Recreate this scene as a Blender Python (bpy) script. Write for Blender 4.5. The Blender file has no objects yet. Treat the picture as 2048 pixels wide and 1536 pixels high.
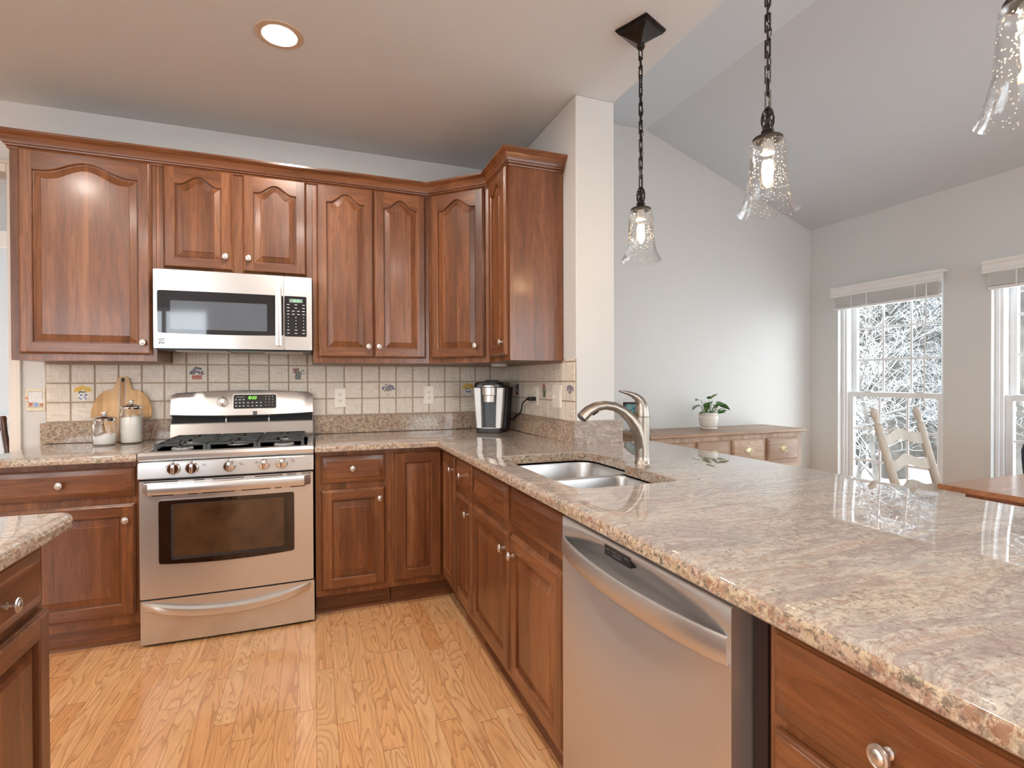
import bpy, bmesh, math, random
from mathutils import Vector, Matrix, noise

S = bpy.context.scene
C = S.collection
PI = math.pi
sin, cos = math.sin, math.cos

# ---------------------------------------------------------------- camera
def make_camera():
    yaw, pitch, roll, f = 0.36081, -0.00749, -0.00321, 1049.55
    fw = Vector((sin(yaw) * cos(pitch), cos(yaw) * cos(pitch), sin(pitch)))
    r = Vector((cos(yaw), -sin(yaw), 0.0))
    u = r.cross(fw)
    c, s = cos(roll), sin(roll)
    r2 = c * r + s * u
    u2 = -s * r + c * u
    cam = bpy.data.cameras.new('camera')
    cam.sensor_width = 36.0
    cam.lens = f / 2048 * 36.0
    cam.clip_start = 0.02
    o = bpy.data.objects.new('camera', cam)
    m = Matrix((r2, u2, -fw)).transposed().to_4x4()
    m.translation = Vector((0.7677, -3.5509, 1.2497))
    o.matrix_world = m
    C.objects.link(o)
    S.camera = o
make_camera()

# ---------------------------------------------------------------- world, portals, exposure
SKY = 4.6
w = bpy.data.worlds.new('overcast_sky')
S.world = w
w.use_nodes = True
bg = w.node_tree.nodes['Background']
bg.inputs[0].default_value = (0.87, 0.945, 1.0, 1)
bg.inputs[1].default_value = SKY
S.view_settings.view_transform = 'Standard'
S.view_settings.look = 'None'
S.view_settings.exposure = 0.88
S.view_settings.gamma = 1.0
S.view_settings.use_curve_mapping = False
try:
    S.cycles.use_denoising = True
    S.cycles.max_bounces = 9
    S.cycles.diffuse_bounces = 5
    S.cycles.glossy_bounces = 4
    S.cycles.transparent_max_bounces = 16
    S.cycles.caustics_reflective = False
    S.cycles.caustics_refractive = False
    S.cycles.sample_clamp_indirect = 6.0
except Exception:
    pass

def portal(loc, rot, sx, sy):
    l = bpy.data.lights.new('daylight_portal', 'AREA')
    l.shape = 'RECTANGLE'
    l.size, l.size_y = sx, sy
    l.cycles.is_portal = True
    o = bpy.data.objects.new('daylight_portal', l)
    o.location = loc
    o.rotation_euler = rot
    C.objects.link(o)

# room constants
ZC = 2.735            # kitchen ceiling
XP, XPE = 2.05, 2.28  # partition wall beside the coffee maker
YP = -1.105           # end of that partition
XW = 5.037            # dining window wall
YR = -6.6             # rear wall
XL = -3.2             # left kitchen wall
ZPL, ZFL, XFL = 2.61, 3.24, 3.25

WINS = [(-1.095, -0.277), (-2.20, -1.382), (-3.31, -2.49), (-5.4, -4.2)]   # windows in the dining wall
WZ0, WZ1 = 0.21, 2.03
LEFT_FILL = (-5.7, -4.0)                                                        # unseen window added to the left wall to brighten the ceiling there
REAR_FILL = [(-3.0, -1.0), (2.4, 4.7)]                              # unseen windows added behind the camera for soft fill daylight
RZ0, RZ1 = 0.95, 2.40
for a, b in WINS:
    portal((XW + 0.14, (a + b) / 2, (WZ0 + WZ1) / 2), (0, PI / 2, 0), WZ1 - WZ0, b - a)
for a, b in REAR_FILL:
    portal(((a + b) / 2, YR - 0.14, (RZ0 + RZ1) / 2), (PI / 2, 0, 0), b - a, RZ1 - RZ0)

portal((XL - 0.13, sum(LEFT_FILL) / 2, 1.45), (0, -PI / 2, 0), 1.5, LEFT_FILL[1] - LEFT_FILL[0])

# ---------------------------------------------------------------- node helpers
def sock(x):
    return x.outputs[0] if hasattr(x, 'outputs') else x

class NT:
    def __init__(self, name):
        self.m = bpy.data.materials.new(name)
        self.m.use_nodes = True
        self.t = self.m.node_tree
        self.p = self.t.nodes['Principled BSDF']
        self.out = self.t.nodes['Material Output']
    def n(self, typ, **kw):
        nd = self.t.nodes.new(typ)
        for k, v in kw.items():
            if k.startswith('i_'):
                key = k[2:]
                key = int(key) if key.isdigit() else key
                self.set(nd.inputs[key], v)
            else:
                setattr(nd, k, v)
        return nd
    def set(self, inp, v):
        if hasattr(v, 'outputs'):
            v = v.outputs[0]
        if isinstance(v, bpy.types.NodeSocket):
            self.t.links.new(v, inp)
        else:
            if isinstance(v, (tuple, list)) and len(v) == 3 and inp.type == 'RGBA':
                v = tuple(v) + (1,)
            inp.default_value = v
    def math(self, op, a, b=0.0, c=None):
        nd = self.n('ShaderNodeMath', operation=op, i_0=a, i_1=b)
        if c is not None:
            self.set(nd.inputs[2], c)
        return nd.outputs[0]
    def vec(self, op, a, b):
        return self.n('ShaderNodeVectorMath', operation=op, i_0=a, i_1=b).outputs[0]
    def mix(self, f, a, b, blend='MIX'):
        nd = self.n('ShaderNodeMix', data_type='RGBA', blend_type=blend)
        self.set(nd.inputs[0], f)
        self.set(nd.inputs[6], a)
        self.set(nd.inputs[7], b)
        return nd.outputs[2]
    def ramp(self, f, stops, interp='LINEAR'):
        nd = self.n('ShaderNodeValToRGB')
        cr = nd.color_ramp
        cr.interpolation = interp
        while len(cr.elements) > 1:
            cr.elements.remove(cr.elements[-1])
        first = True
        for p, col in stops:
            if not isinstance(col, (tuple, list)):
                col = (col, col, col)
            if first:
                e = cr.elements[0]; e.position = p; first = False
            else:
                e = cr.elements.new(p)
            e.color = tuple(col) + (1,)
        self.set(nd.inputs[0], f)
        return nd.outputs[0]
    def noise(self, vec, scale, detail=4.0, rough=0.5, dist=0.0):
        nd = self.n('ShaderNodeTexNoise', i_Scale=scale, i_Detail=detail, i_Roughness=rough, i_Distortion=dist)
        self.set(nd.inputs['Vector'], vec)
        return nd.outputs[0]
    def coord(self):
        return self.n('ShaderNodeTexCoord').outputs['Object']
    def rnd(self):
        return self.n('ShaderNodeObjectInfo').outputs['Random']
    def bump(self, h, strength=0.3, dist=0.002):
        nd = self.n('ShaderNodeBump', i_Strength=strength, i_Distance=dist)
        self.set(nd.inputs['Height'], h)
        return nd.outputs[0]
    def pset(self, **kw):
        for k, v in kw.items():
            self.set(self.p.inputs[k.replace('_', ' ')], v)

M = {}
def mat(name, col, rough=0.5, metal=0.0, emit=None, estr=0.0, spec=None, var=0.0, vscale=8.0, coat=0.0, bump=0.0, bscale=200.0):
    """plain procedural material with a little noise in its colour"""
    t = NT(name)
    t.pset(Roughness=rough, Metallic=metal)
    if spec is not None:
        t.pset(Specular_IOR_Level=spec)
    c = t.coord()
    if var:
        nz = t.noise(c, vscale, 5, 0.6)
        a = tuple(max(0, x * (1 - var)) for x in col)
        b = tuple(x * (1 + var) for x in col)
        t.pset(Base_Color=t.ramp(nz, [(0.3, a), (0.7, b)]))
    else:
        t.pset(Base_Color=col)
    if coat:
        t.pset(Coat_Weight=coat, Coat_Roughness=0.08)
    if emit:
        t.pset(Emission_Color=emit, Emission_Strength=estr)
    if bump:
        t.pset(Normal=t.bump(t.noise(c, bscale, 3, 0.6), bump, 0.001))
    M[name] = t.m
    return t.m

def wood(name, horiz, dark, mid, light, rough=0.3, coat=0.25, stave=0.085, stave_amt=0.35, fig=9.0):
    """cabinet wood: horiz = grain along local X, else along local Z"""
    t = NT(name)
    c = t.coord()
    r = t.rnd()
    off = t.n('ShaderNodeCombineXYZ', i_0=t.math('MULTIPLY', r, 13.0), i_1=t.math('MULTIPLY', r, 7.0), i_2=t.math('MULTIPLY', r, 5.0))
    c = t.vec('ADD', c, off)
    sp = t.n('ShaderNodeSeparateXYZ', i_0=c)
    if horiz:
        al, ac = sp.outputs[0], sp.outputs[2]
    else:
        al, ac = sp.outputs[2], sp.outputs[0]
    acr = t.math('ADD', ac, t.math('MULTIPLY', sp.outputs[1], 0.35))
    st = t.n('ShaderNodeTexWhiteNoise', noise_dimensions='1D')
    t.set(st.inputs['W'], t.math('FLOOR', t.math('DIVIDE', acr, stave)))
    sv = st.outputs['Value']
    v = t.n('ShaderNodeCombineXYZ', i_0=t.math('ADD', acr, t.math('MULTIPLY', sv, 3.1)), i_1=t.math('MULTIPLY', sp.outputs[1], 0.6), i_2=t.math('ADD', t.math('MULTIPLY', al, 0.09), sv))
    big = t.noise(v, fig, 3, 0.5, 0.8)
    med = t.noise(v, fig * 3.2, 6, 0.62, 1.6)
    v2 = t.n('ShaderNodeCombineXYZ', i_0=acr, i_1=sp.outputs[1], i_2=t.math('MULTIPLY', al, 0.035))
    fine = t.noise(v2, 330, 3, 0.6)
    f = t.math('ADD', t.math('MULTIPLY', big, 0.5), t.math('ADD', t.math('MULTIPLY', med, 0.36), t.math('MULTIPLY', fine, 0.14)))
    f = t.math('ADD', f, t.math('MULTIPLY', t.math('SUBTRACT', sv, 0.5), stave_amt * 0.35))
    f = t.math('ADD', f, t.math('MULTIPLY', t.math('SUBTRACT', r, 0.5), 0.08))
    col = t.ramp(f, [(0.33, dark), (0.5, mid), (0.66, light)])
    # growth-ring figure
    ring = t.math('POWER', t.math('FRACT', t.math('MULTIPLY', big, 13.0)), 2.6)
    col = t.mix(t.math('MULTIPLY', ring, 0.34), col, tuple(x * 0.8 for x in dark))
    # mineral flecks
    fl = t.noise(v2, 60, 2, 0.5, 0.3)
    col = t.mix(t.ramp(fl, [(0.64, 0.0), (0.72, 0.5)]), col, dark)
    t.pset(Base_Color=col, Roughness=t.ramp(fine, [(0.3, rough * 0.9), (0.7, rough * 1.25)]), Coat_Weight=coat, Coat_Roughness=0.16,
           Normal=t.bump(fine, 0.10, 0.0006))
    M[name] = t.m
    return t.m

CH_D, CH_M, CH_L = (0.095, 0.031, 0.011), (0.200, 0.070, 0.025), (0.325, 0.130, 0.050)
wood('cherry_vertical', False, CH_D, CH_M, CH_L)
wood('cherry_horizontal', True, CH_D, CH_M, CH_L)
wood('oak_vertical', False, (0.25, 0.145, 0.09), (0.42, 0.275, 0.185), (0.53, 0.38, 0.27), 0.42, 0.1, 0.3, 0.1, 14)
wood('oak_horizontal', True, (0.25, 0.145, 0.09), (0.42, 0.275, 0.185), (0.53, 0.38, 0.27), 0.42, 0.1, 0.3, 0.1, 14)
wood('table_wood', True, (0.20, 0.07, 0.025), (0.38, 0.15, 0.06), (0.50, 0.23, 0.11), 0.22, 0.4, 0.14, 0.3, 10)
wood('pale_wood', False, (0.44, 0.40, 0.34), (0.55, 0.50, 0.435), (0.62, 0.575, 0.51), 0.5, 0.0, 0.3, 0.1, 12)
wood('dark_chair_wood', False, (0.05, 0.015, 0.006), (0.10, 0.03, 0.012), (0.16, 0.05, 0.02), 0.3, 0.3, 0.3, 0.1, 12)
wood('bamboo', False, (0.50, 0.27, 0.10), (0.66, 0.39, 0.17), (0.74, 0.47, 0.23), 0.45, 0.0, 0.02, 0.9, 8)
wood('bamboo_dark', False, (0.26, 0.12, 0.04), (0.36, 0.18, 0.07), (0.44, 0.24, 0.10), 0.45, 0.0, 0.02, 0.9, 8)

def floor_mat():
    t = NT('oak_strip_floor')
    c = t.coord()
    sp = t.n('ShaderNodeSeparateXYZ', i_0=c)
    x, y = sp.outputs[0], sp.outputs[1]
    W = 0.070
    xr = t.math('DIVIDE', x, W)
    row = t.math('FLOOR', xr)
    wn = t.n('ShaderNodeTexWhiteNoise', noise_dimensions='1D')
    t.set(wn.inputs['W'], row)
    ln = t.math('ADD', t.math('DIVIDE', y, 0.82), t.math('MULTIPLY', wn.outputs['Value'], 17.0))
    pl = t.math('FLOOR', ln)
    wn2 = t.n('ShaderNodeTexWhiteNoise', noise_dimensions='2D')
    t.set(wn2.inputs['Vector'], t.n('ShaderNodeCombineXYZ', i_0=row, i_1=pl))
    r1 = wn2.outputs['Value']
    fx = t.math('FRACT', xr)
    fy = t.math('FRACT', ln)
    ex = t.math('MINIMUM', fx, t.math('SUBTRACT', 1.0, fx))
    ey = t.math('MINIMUM', fy, t.math('SUBTRACT', 1.0, fy))
    seam = t.math('MAXIMUM', t.math('LESS_THAN', ex, 0.012), t.math('LESS_THAN', ey, 0.0016))
    # grain: distorted contour rings along the strip
    v = t.n('ShaderNodeCombineXYZ', i_0=t.math('ADD', x, t.math('MULTIPLY', r1, 9.0)), i_1=t.math('ADD', t.math('MULTIPLY', y, 0.13), t.math('MULTIPLY', r1, 31.0)))
    base = t.noise(v, 9.0, 2, 0.45, 0.35)
    rings = t.math('FRACT', t.math('MULTIPLY', base, t.math('ADD', 13.0, t.math('MULTIPLY', r1, 14.0))))
    ringd = t.math('POWER', rings, 3.5)
    v2 = t.n('ShaderNodeCombineXYZ', i_0=t.math('ADD', x, r1), i_1=t.math('MULTIPLY', y, 0.02))
    pores = t.noise(v2, 420, 3, 0.65)
    wide = t.noise(v, 3.0, 2, 0.5)
    col = t.ramp(r1, [(0.0, (0.80, 0.42, 0.185)), (0.35, (0.85, 0.48, 0.225)), (0.65, (0.76, 0.37, 0.15)), (0.85, (0.86, 0.53, 0.27)), (1.0, (0.66, 0.32, 0.135))])
    col = t.mix(t.math('MULTIPLY', ringd, 0.72), col, (0.36, 0.135, 0.045))
    col = t.mix(t.math('MULTIPLY', t.ramp(pores, [(0.42, 0.0), (0.62, 1.0)]), 0.34), col, (0.38, 0.155, 0.06))
    col = t.mix(t.ramp(wide, [(0.35, 0.0), (0.75, 0.3)]), col, (0.78, 0.52, 0.28))
    col = t.mix(t.math('MULTIPLY', seam, 0.7), col, (0.12, 0.05, 0.02))
    t.pset(Base_Color=col, Roughness=t.ramp(pores, [(0.3, 0.17), (0.7, 0.27)]), Coat_Weight=0.35, Coat_Roughness=0.1)
    h = t.math('SUBTRACT', t.math('MULTIPLY', pores, 0.15), seam)
    t.pset(Normal=t.bump(h, 0.12, 0.0008))
    M['oak_strip_floor'] = t.m
floor_mat()

def granite_mat():
    t = NT('granite')
    c = t.coord()
    mp = t.n('ShaderNodeMapping', i_0=c)
    mp.inputs['Rotation'].default_value = (0.12, 0.25, 0.30)
    mp.inputs['Scale'].default_value = (0.8, 2.6, 2.6)
    v = mp.outputs[0]
    wp = t.n('ShaderNodeTexNoise', i_Scale=3.0, i_Detail=4.0)
    t.set(wp.inputs['Vector'], v)
    v = t.vec('ADD', v, t.vec('MULTIPLY', t.vec('SUBTRACT', wp.outputs[1], (0.5, 0.5, 0.5)), (0.34, 0.34, 0.34)))
    a = t.noise(v, 3.4, 9, 0.72, 0.35)
    b = t.noise(v, 7.0, 9, 0.72, 0.7)
    e = t.noise(v, 1.6, 5, 0.62, 0.3)
    fine = t.noise(c, 105, 5, 0.7, 0.4)
    fine2 = t.noise(c, 52, 5, 0.75, 0.9)
    gr = t.noise(c, 240, 2, 0.6)
    col = t.ramp(a, [(0.28, (0.33, 0.30, 0.285)), (0.38, (0.45, 0.37, 0.315)), (0.45, (0.59, 0.52, 0.44)), (0.51, (0.50, 0.425, 0.365)),
                     (0.57, (0.62, 0.56, 0.48)), (0.64, (0.43, 0.40, 0.375)), (0.72, (0.65, 0.59, 0.51))])
    col = t.mix(t.ramp(e, [(0.50, 0.0), (0.68, 0.42)]), col, (0.52, 0.39, 0.23))
    col = t.mix(t.ramp(e, [(0.34, 0.55), (0.47, 0.0)]), col, (0.40, 0.37, 0.36))
    col = t.mix(t.ramp(b, [(0.450, 0.0), (0.487, 0.6), (0.520, 0.0)]), col, (0.20, 0.17, 0.165))
    col = t.mix(t.ramp(b, [(0.565, 0.0), (0.60, 0.55), (0.635, 0.0)]), col, (0.30, 0.13, 0.095))
    spots = t.math('MULTIPLY', t.ramp(fine2, [(0.52, 0.0), (0.58, 1.0)]), t.ramp(a, [(0.40, 1.0), (0.60, 0.35)]))
    col = t.mix(t.math('MULTIPLY', spots, 0.7), col, (0.24, 0.095, 0.065))
    dk = t.math('MULTIPLY', t.ramp(fine, [(0.555, 0.0), (0.61, 1.0)]), t.ramp(b, [(0.40, 1.0), (0.60, 0.2)]))
    col = t.mix(t.math('MULTIPLY', dk, 0.8), col, (0.06, 0.06, 0.055))
    li = t.ramp(fine, [(0.33, 1.0), (0.43, 0.0)])
    col = t.mix(t.math('MULTIPLY', li, 0.55), col, (0.68, 0.59, 0.46))
    col = t.mix(t.ramp(gr, [(0.36, 0.25), (0.55, 0.0)]), col, (0.40, 0.35, 0.29))
    big = t.noise(t.vec('MULTIPLY', v, (0.8, 1.6, 1.6)), 1.5, 6, 0.62, 1.1)
    col = t.mix(t.ramp(big, [(0.455, 0.0), (0.49, 0.55), (0.505, 0.55), (0.54, 0.0)]), col, (0.25, 0.20, 0.195))
    col = t.mix(t.ramp(big, [(0.56, 0.0), (0.62, 0.40), (0.70, 0.0)]), col, (0.37, 0.22, 0.165))
    col = t.mix(0.16, col, (0.22, 0.21, 0.205))
    t.pset(Base_Color=col, Roughness=0.025, Specular_IOR_Level=0.65)
    M['granite'] = t.m
granite_mat()

def granite_edge_mat():
    """the cut edge of the same stone: coarse speckle of tan, rust, cream and dark crystals"""
    t = NT('granite_edge')
    c = t.coord()
    pa = t.noise(c, 5.5, 4, 0.6, 0.6)
    pb = t.noise(t.vec('ADD', c, (3.1, 1.7, 5.3)), 9.0, 4, 0.6, 0.8)
    f1 = t.noise(c, 70, 6, 0.72, 0.7)
    f2 = t.noise(t.vec('ADD', c, (7.7, 2.3, 1.1)), 95, 6, 0.72, 0.5)
    f3 = t.noise(t.vec('ADD', c, (1.3, 9.1, 4.7)), 120, 4, 0.7, 0.3)
    col = t.ramp(pa, [(0.34, (0.50, 0.42, 0.345)), (0.46, (0.52, 0.415, 0.285)), (0.56, (0.47, 0.35, 0.275)), (0.68, (0.54, 0.465, 0.365))])
    col = t.mix(t.ramp(f3, [(0.36, 0.7), (0.46, 0.0)]), col, (0.70, 0.62, 0.48))
    rust = t.math('MULTIPLY', t.ramp(f1, [(0.475, 0.0), (0.55, 1.0)]), t.ramp(pb, [(0.36, 0.25), (0.60, 1.0)]))
    col = t.mix(t.math('MULTIPLY', rust, 0.8), col, (0.25, 0.095, 0.055))
    dark = t.math('MULTIPLY', t.ramp(f2, [(0.505, 0.0), (0.57, 1.0)]), t.ramp(pb, [(0.38, 1.0), (0.62, 0.35)]))
    col = t.mix(t.math('MULTIPLY', dark, 0.85), col, (0.085, 0.08, 0.07))
    t.pset(Base_Color=col, Roughness=0.10, Specular_IOR_Level=0.5)
    M['granite_edge'] = t.m
granite_edge_mat()

def steel(name, col=(0.60, 0.575, 0.55), rough=0.2, axis='x', wav=0.10, fine=0.08, metal=1.0):
    t = NT(name)
    c = t.coord()
    if axis == 'x':
        v = t.vec('MULTIPLY', c, (3.0, 3.0, 260.0))
    elif axis == 'y':
        v = t.vec('MULTIPLY', c, (260.0, 3.0, 260.0))
    else:
        v = t.vec('MULTIPLY', c, (260.0, 260.0, 3.0))
    br = t.noise(v, 3.0, 3, 0.6)
    lo = t.noise(c, 4.2, 2, 0.5)
    b1 = t.n('ShaderNodeBump', i_Strength=wav, i_Distance=0.02)
    t.set(b1.inputs['Height'], lo)
    b2 = t.n('ShaderNodeBump', i_Strength=fine, i_Distance=0.0006)
    t.set(b2.inputs['Height'], br)
    t.set(b2.inputs['Normal'], b1.outputs[0])
    t.pset(Base_Color=t.ramp(br, [(0.3, tuple(x * 0.99 for x in col)), (0.7, tuple(min(1, x * 1.01) for x in col))]), Metallic=metal,
           Roughness=t.ramp(br, [(0.3, rough * 0.96), (0.7, rough * 1.05)]), Normal=b2.outputs[0])
    M[name] = t.m
steel('stainless', (0.68, 0.665, 0.655), 0.26, 'x', 0.09, 0.004, 0.82)
steel('stainless_door', (0.62, 0.60, 0.585), 0.31, 'x', 0.04, 0.0, 0.84)
steel('sink_steel', (0.60, 0.60, 0.60), 0.32, 'x', 0.0, 0.03)
steel('satin_nickel', (0.68, 0.65, 0.62), 0.36, 'x', 0.0, 0.0)
steel('faucet_nickel', (0.37, 0.32, 0.27), 0.31, 'z', 0.0, 0.0)
steel('chrome', (0.78, 0.78, 0.78), 0.08, 'x', 0.0, 0.0)
steel('brass', (0.50, 0.40, 0.24), 0.3, 'x', 0.0, 0.05)

def glass(name, tint=(0.96, 0.98, 0.97), edge=0.5, base=0.04, rough=0.02, seeds=False, ior=1.45):
    """thin clear glass: see-through, with reflections that grow at grazing angles"""
    t = NT(name)
    tr = t.n('ShaderNodeBsdfTransparent', i_0=tint)
    gl = t.n('ShaderNodeBsdfGlossy', i_Roughness=rough)
    lw = t.n('ShaderNodeLayerWeight', i_Blend=edge)
    f = t.math('ADD', t.math('MULTIPLY', t.math('POWER', lw.outputs['Facing'], 2.0 if seeds else 2.6), 0.75), base)
    if seeds:
        c = t.coord()
        vo = t.n('ShaderNodeTexVoronoi', i_Scale=120.0)
        t.set(vo.inputs['Vector'], c)
        dot = t.ramp(vo.outputs['Distance'], [(0.12, 1.0), (0.26, 0.0)])
        sel = t.ramp(vo.outputs['Color'], [(0.55, 0.0), (0.6, 1.0)])
        dots = t.math('MULTIPLY', dot, sel)
        wv = t.noise(c, 38, 3, 0.6)
        bp = t.n('ShaderNodeBump', i_Strength=0.35, i_Distance=0.004)
        t.set(bp.inputs['Height'], t.math('ADD', wv, t.math('MULTIPLY', dots, 0.7)))
        t.set(gl.inputs['Normal'], bp.outputs[0])
        t.set(lw.inputs['Normal'], bp.outputs[0])
        seed_mask = t.math('MULTIPLY', dots, 0.75)
    mx = t.n('ShaderNodeMixShader', i_0=f, i_1=tr, i_2=gl)
    if seeds:
        tl = t.n('ShaderNodeBsdfTranslucent', i_0=(0.9, 0.9, 0.9))
        df = t.n('ShaderNodeBsdfDiffuse', i_0=(0.9, 0.9, 0.9))
        td = t.n('ShaderNodeMixShader', i_0=0.5, i_1=tl, i_2=df)
        mx = t.n('ShaderNodeMixShader', i_0=seed_mask, i_1=mx, i_2=td)
    t.t.links.new(mx.outputs[0], t.out.inputs[0])
    M[name] = t.m
glass('window_glass', (0.97, 0.985, 0.98), 0.35, 0.03)
glass('jar_glass', (1.0, 1.0, 1.0), 0.5, 0.035)
glass('seeded_glass', (0.985, 0.99, 0.99), 0.5, 0.02, 0.05, True)

def tile_mat():
    t = NT('stone_tile')
    c = t.coord()
    v = t.vec('MULTIPLY', c, (1.0, 1.0, 1.0))
    wn = t.n('ShaderNodeTexWhiteNoise', noise_dimensions='3D')
    sn = t.vec('FLOOR', t.vec('DIVIDE', t.vec('ADD', c, (0.59, 0.0, -1.028)), (0.11, 0.1105, 0.106)), (0, 0, 0))
    t.set(wn.inputs['Vector'], sn)
    r = wn.outputs['Value']
    va = t.noise(t.vec('MULTIPLY', c, (1, 1, 6)), 16, 5, 0.65, 0.5)
    vb = t.noise(t.vec('MULTIPLY', c, (6, 6, 1)), 16, 5, 0.65, 0.5)
    m = t.mix(t.math('GREATER_THAN', r, 0.5), va, vb)
    col = t.ramp(m, [(0.30, (0.58, 0.50, 0.415)), (0.5, (0.74, 0.665, 0.57)), (0.72, (0.83, 0.77, 0.68))])
    col = t.mix(t.math('MULTIPLY', r, 0.22), col, (0.66, 0.59, 0.51))
    t.pset(Base_Color=col, Roughness=0.42, Normal=t.bump(m, 0.25, 0.002))
    M['stone_tile'] = t.m
tile_mat()

def paint(name, col, rough=0.6):
    t = NT(name)
    c = t.coord()
    nz = t.noise(c, 170, 3, 0.6)
    t.pset(Base_Color=t.ramp(t.noise(c, 1.3, 2), [(0.3, tuple(x * 0.985 for x in col)), (0.7, tuple(x * 1.01 for x in col))]), Roughness=rough,
           Normal=t.bump(nz, 0.06, 0.0008))
    M[name] = t.m
paint('wall_paint', (0.655, 0.645, 0.625), 0.55)
paint('ceiling_paint', (0.66, 0.69, 0.715), 0.8)
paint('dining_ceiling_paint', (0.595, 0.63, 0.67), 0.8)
paint('blue_wall_paint', (0.68, 0.72, 0.74), 0.6)
paint('white_trim', (0.80, 0.78, 0.75), 0.35)
paint('warm_trim', (0.78, 0.73, 0.66), 0.4)
mat('vinyl_white', (0.82, 0.83, 0.84), 0.4, var=0.02)
mat('blind_white', (0.76, 0.75, 0.73), 0.5, var=0.03)
mat('grout', (0.47, 0.365, 0.27), 0.9, var=0.08, vscale=40)
mat('black_plastic', (0.012, 0.012, 0.013), 0.25, var=0.1)
mat('soft_black', (0.02, 0.02, 0.021), 0.5, var=0.1)
mat('void_black', (0.004, 0.003, 0.003), 0.7, var=0.1)
mat('dark_gap', (0.02, 0.007, 0.004), 0.6, var=0.1)
mat('dark_glass', (0.010, 0.012, 0.016), 0.03, spec=0.75, var=0.05)
mat('oven_glass', (0.018, 0.008, 0.005), 0.03, spec=0.7, var=0.05)
mat('inner_window', (0.10, 0.12, 0.145), 0.06, spec=0.8, var=0.04)
mat('oven_inner', (0.075, 0.038, 0.018), 0.08, spec=0.7, var=0.3, vscale=12)
mat('cast_iron', (0.045, 0.05, 0.05), 0.42, var=0.15, bump=0.2, bscale=300)
mat('bronze', (0.022, 0.016, 0.013), 0.32, metal=0.55, var=0.5, vscale=30, bump=0.3, bscale=90)
mat('ivory_plastic', (0.88, 0.835, 0.73), 0.35, var=0.03)
mat('slot_black', (0.03, 0.025, 0.02), 0.5, var=0.05)
mat('grey_silver', (0.60, 0.585, 0.56), 0.36, metal=0.4, var=0.03)
mat('dark_grey_plastic', (0.055, 0.062, 0.068), 0.3, var=0.05)
mat('flour', (0.90, 0.87, 0.80), 0.9, var=0.03, vscale=30, bump=0.2, bscale=300)
mat('sugar', (0.91, 0.89, 0.86), 0.8, var=0.03, vscale=40, bump=0.3, bscale=400)
mat('ceramic_white', (0.80, 0.74, 0.68), 0.35, var=0.03, coat=0.3)
mat('soil', (0.05, 0.03, 0.02), 0.9, var=0.4, vscale=60)
mat('leaf_green', (0.09, 0.21, 0.05), 0.4, var=0.45, vscale=25)
mat('stem_green', (0.16, 0.22, 0.08), 0.5, var=0.2)
mat('puck_white', (0.7, 0.7, 0.65), 0.4, var=0.03)
mat('navy', (0.008, 0.010, 0.035), 0.55, var=0.3, vscale=20)
mat('recess_trim', (0.60, 0.47, 0.35), 0.4, var=0.04)
mat('recess_baffle', (0.78, 0.74, 0.66), 0.35, var=0.03)
mat('lamp_lens', (1, 1, 1), 0.4, emit=(1.0, 0.92, 0.83), estr=380.0)
mat('filament', (1, 0.8, 0.5), 0.4, emit=(1.0, 0.66, 0.34), estr=58.0)
mat('clock_green', (0.05, 0.2, 0.02), 0.4, emit=(0.25, 1.0, 0.08), estr=1.4)
mat('lcd_digit', (0.3, 0.7, 0.4), 0.4, emit=(0.4, 1.0, 0.5), estr=0.3)
mat('lcd_pale', (0.20, 0.27, 0.24), 0.3, emit=(0.35, 0.55, 0.45), estr=0.06)
mat('legend_white', (0.62, 0.64, 0.66), 0.5, var=0.03)
mat('snow', (0.86, 0.88, 0.91), 0.9, var=0.03, vscale=0.6)
mat('bark', (0.10, 0.088, 0.078), 0.95, var=0.45, vscale=6)
mat('brush_green', (0.06, 0.10, 0.06), 0.8, var=0.5, vscale=10)
for nm, col in dict(print_yellow=(0.72, 0.46, 0.06), print_blue=(0.10, 0.12, 0.30), print_white=(0.75, 0.74, 0.74), print_green=(0.07, 0.12, 0.06),
                    print_red=(0.35, 0.06, 0.05), print_mauve=(0.23, 0.16, 0.22), print_terracotta=(0.48, 0.19, 0.12), print_slate=(0.13, 0.15, 0.20),
                    print_orange=(0.80, 0.28, 0.13), print_cream=(0.76, 0.68, 0.52), print_grey=(0.22, 0.22, 0.22), print_skyblue=(0.30, 0.40, 0.62)).items():
    mat(nm, col, 0.45, var=0.25, vscale=220)

def screen_mat():
    t = NT('screen_picture')
    c = t.coord()
    n1 = t.noise(c, 40, 4, 0.6)
    col = t.ramp(n1, [(0.3, (0.01, 0.02, 0.03)), (0.48, (0.02, 0.16, 0.20)), (0.58, (0.20, 0.30, 0.24)), (0.7, (0.08, 0.25, 0.42))])
    t.pset(Base_Color=(0.01, 0.01, 0.01), Roughness=0.1, Emission_Color=col, Emission_Strength=0.4)
    M['screen_picture'] = t.m
screen_mat()

# ---------------------------------------------------------------- mesh helpers
def rect(x0, x1, y0, y1):
    return [(x0, y0), (x1, y0), (x1, y1), (x0, y1)]

def rrect(x0, x1, y0, y1, r, n=5):
    """counter-clockwise rounded rectangle; r may be a 4-list (bl, br, tr, tl)"""
    rr = r if isinstance(r, (list, tuple)) else [r] * 4
    pts = []
    for (cx, cy, a0), q in zip(((x0, y0, PI), (x1, y0, 1.5 * PI), (x1, y1, 0), (x0, y1, 0.5 * PI)), rr):
        sx = 1 if cx == x0 else -1
        sy = 1 if cy == y0 else -1
        for i in range(n + 1):
            a = a0 + 0.5 * PI * i / n
            pts.append((cx + sx * q + q * cos(a), cy + sy * q + q * sin(a)))
    return pts

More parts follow.
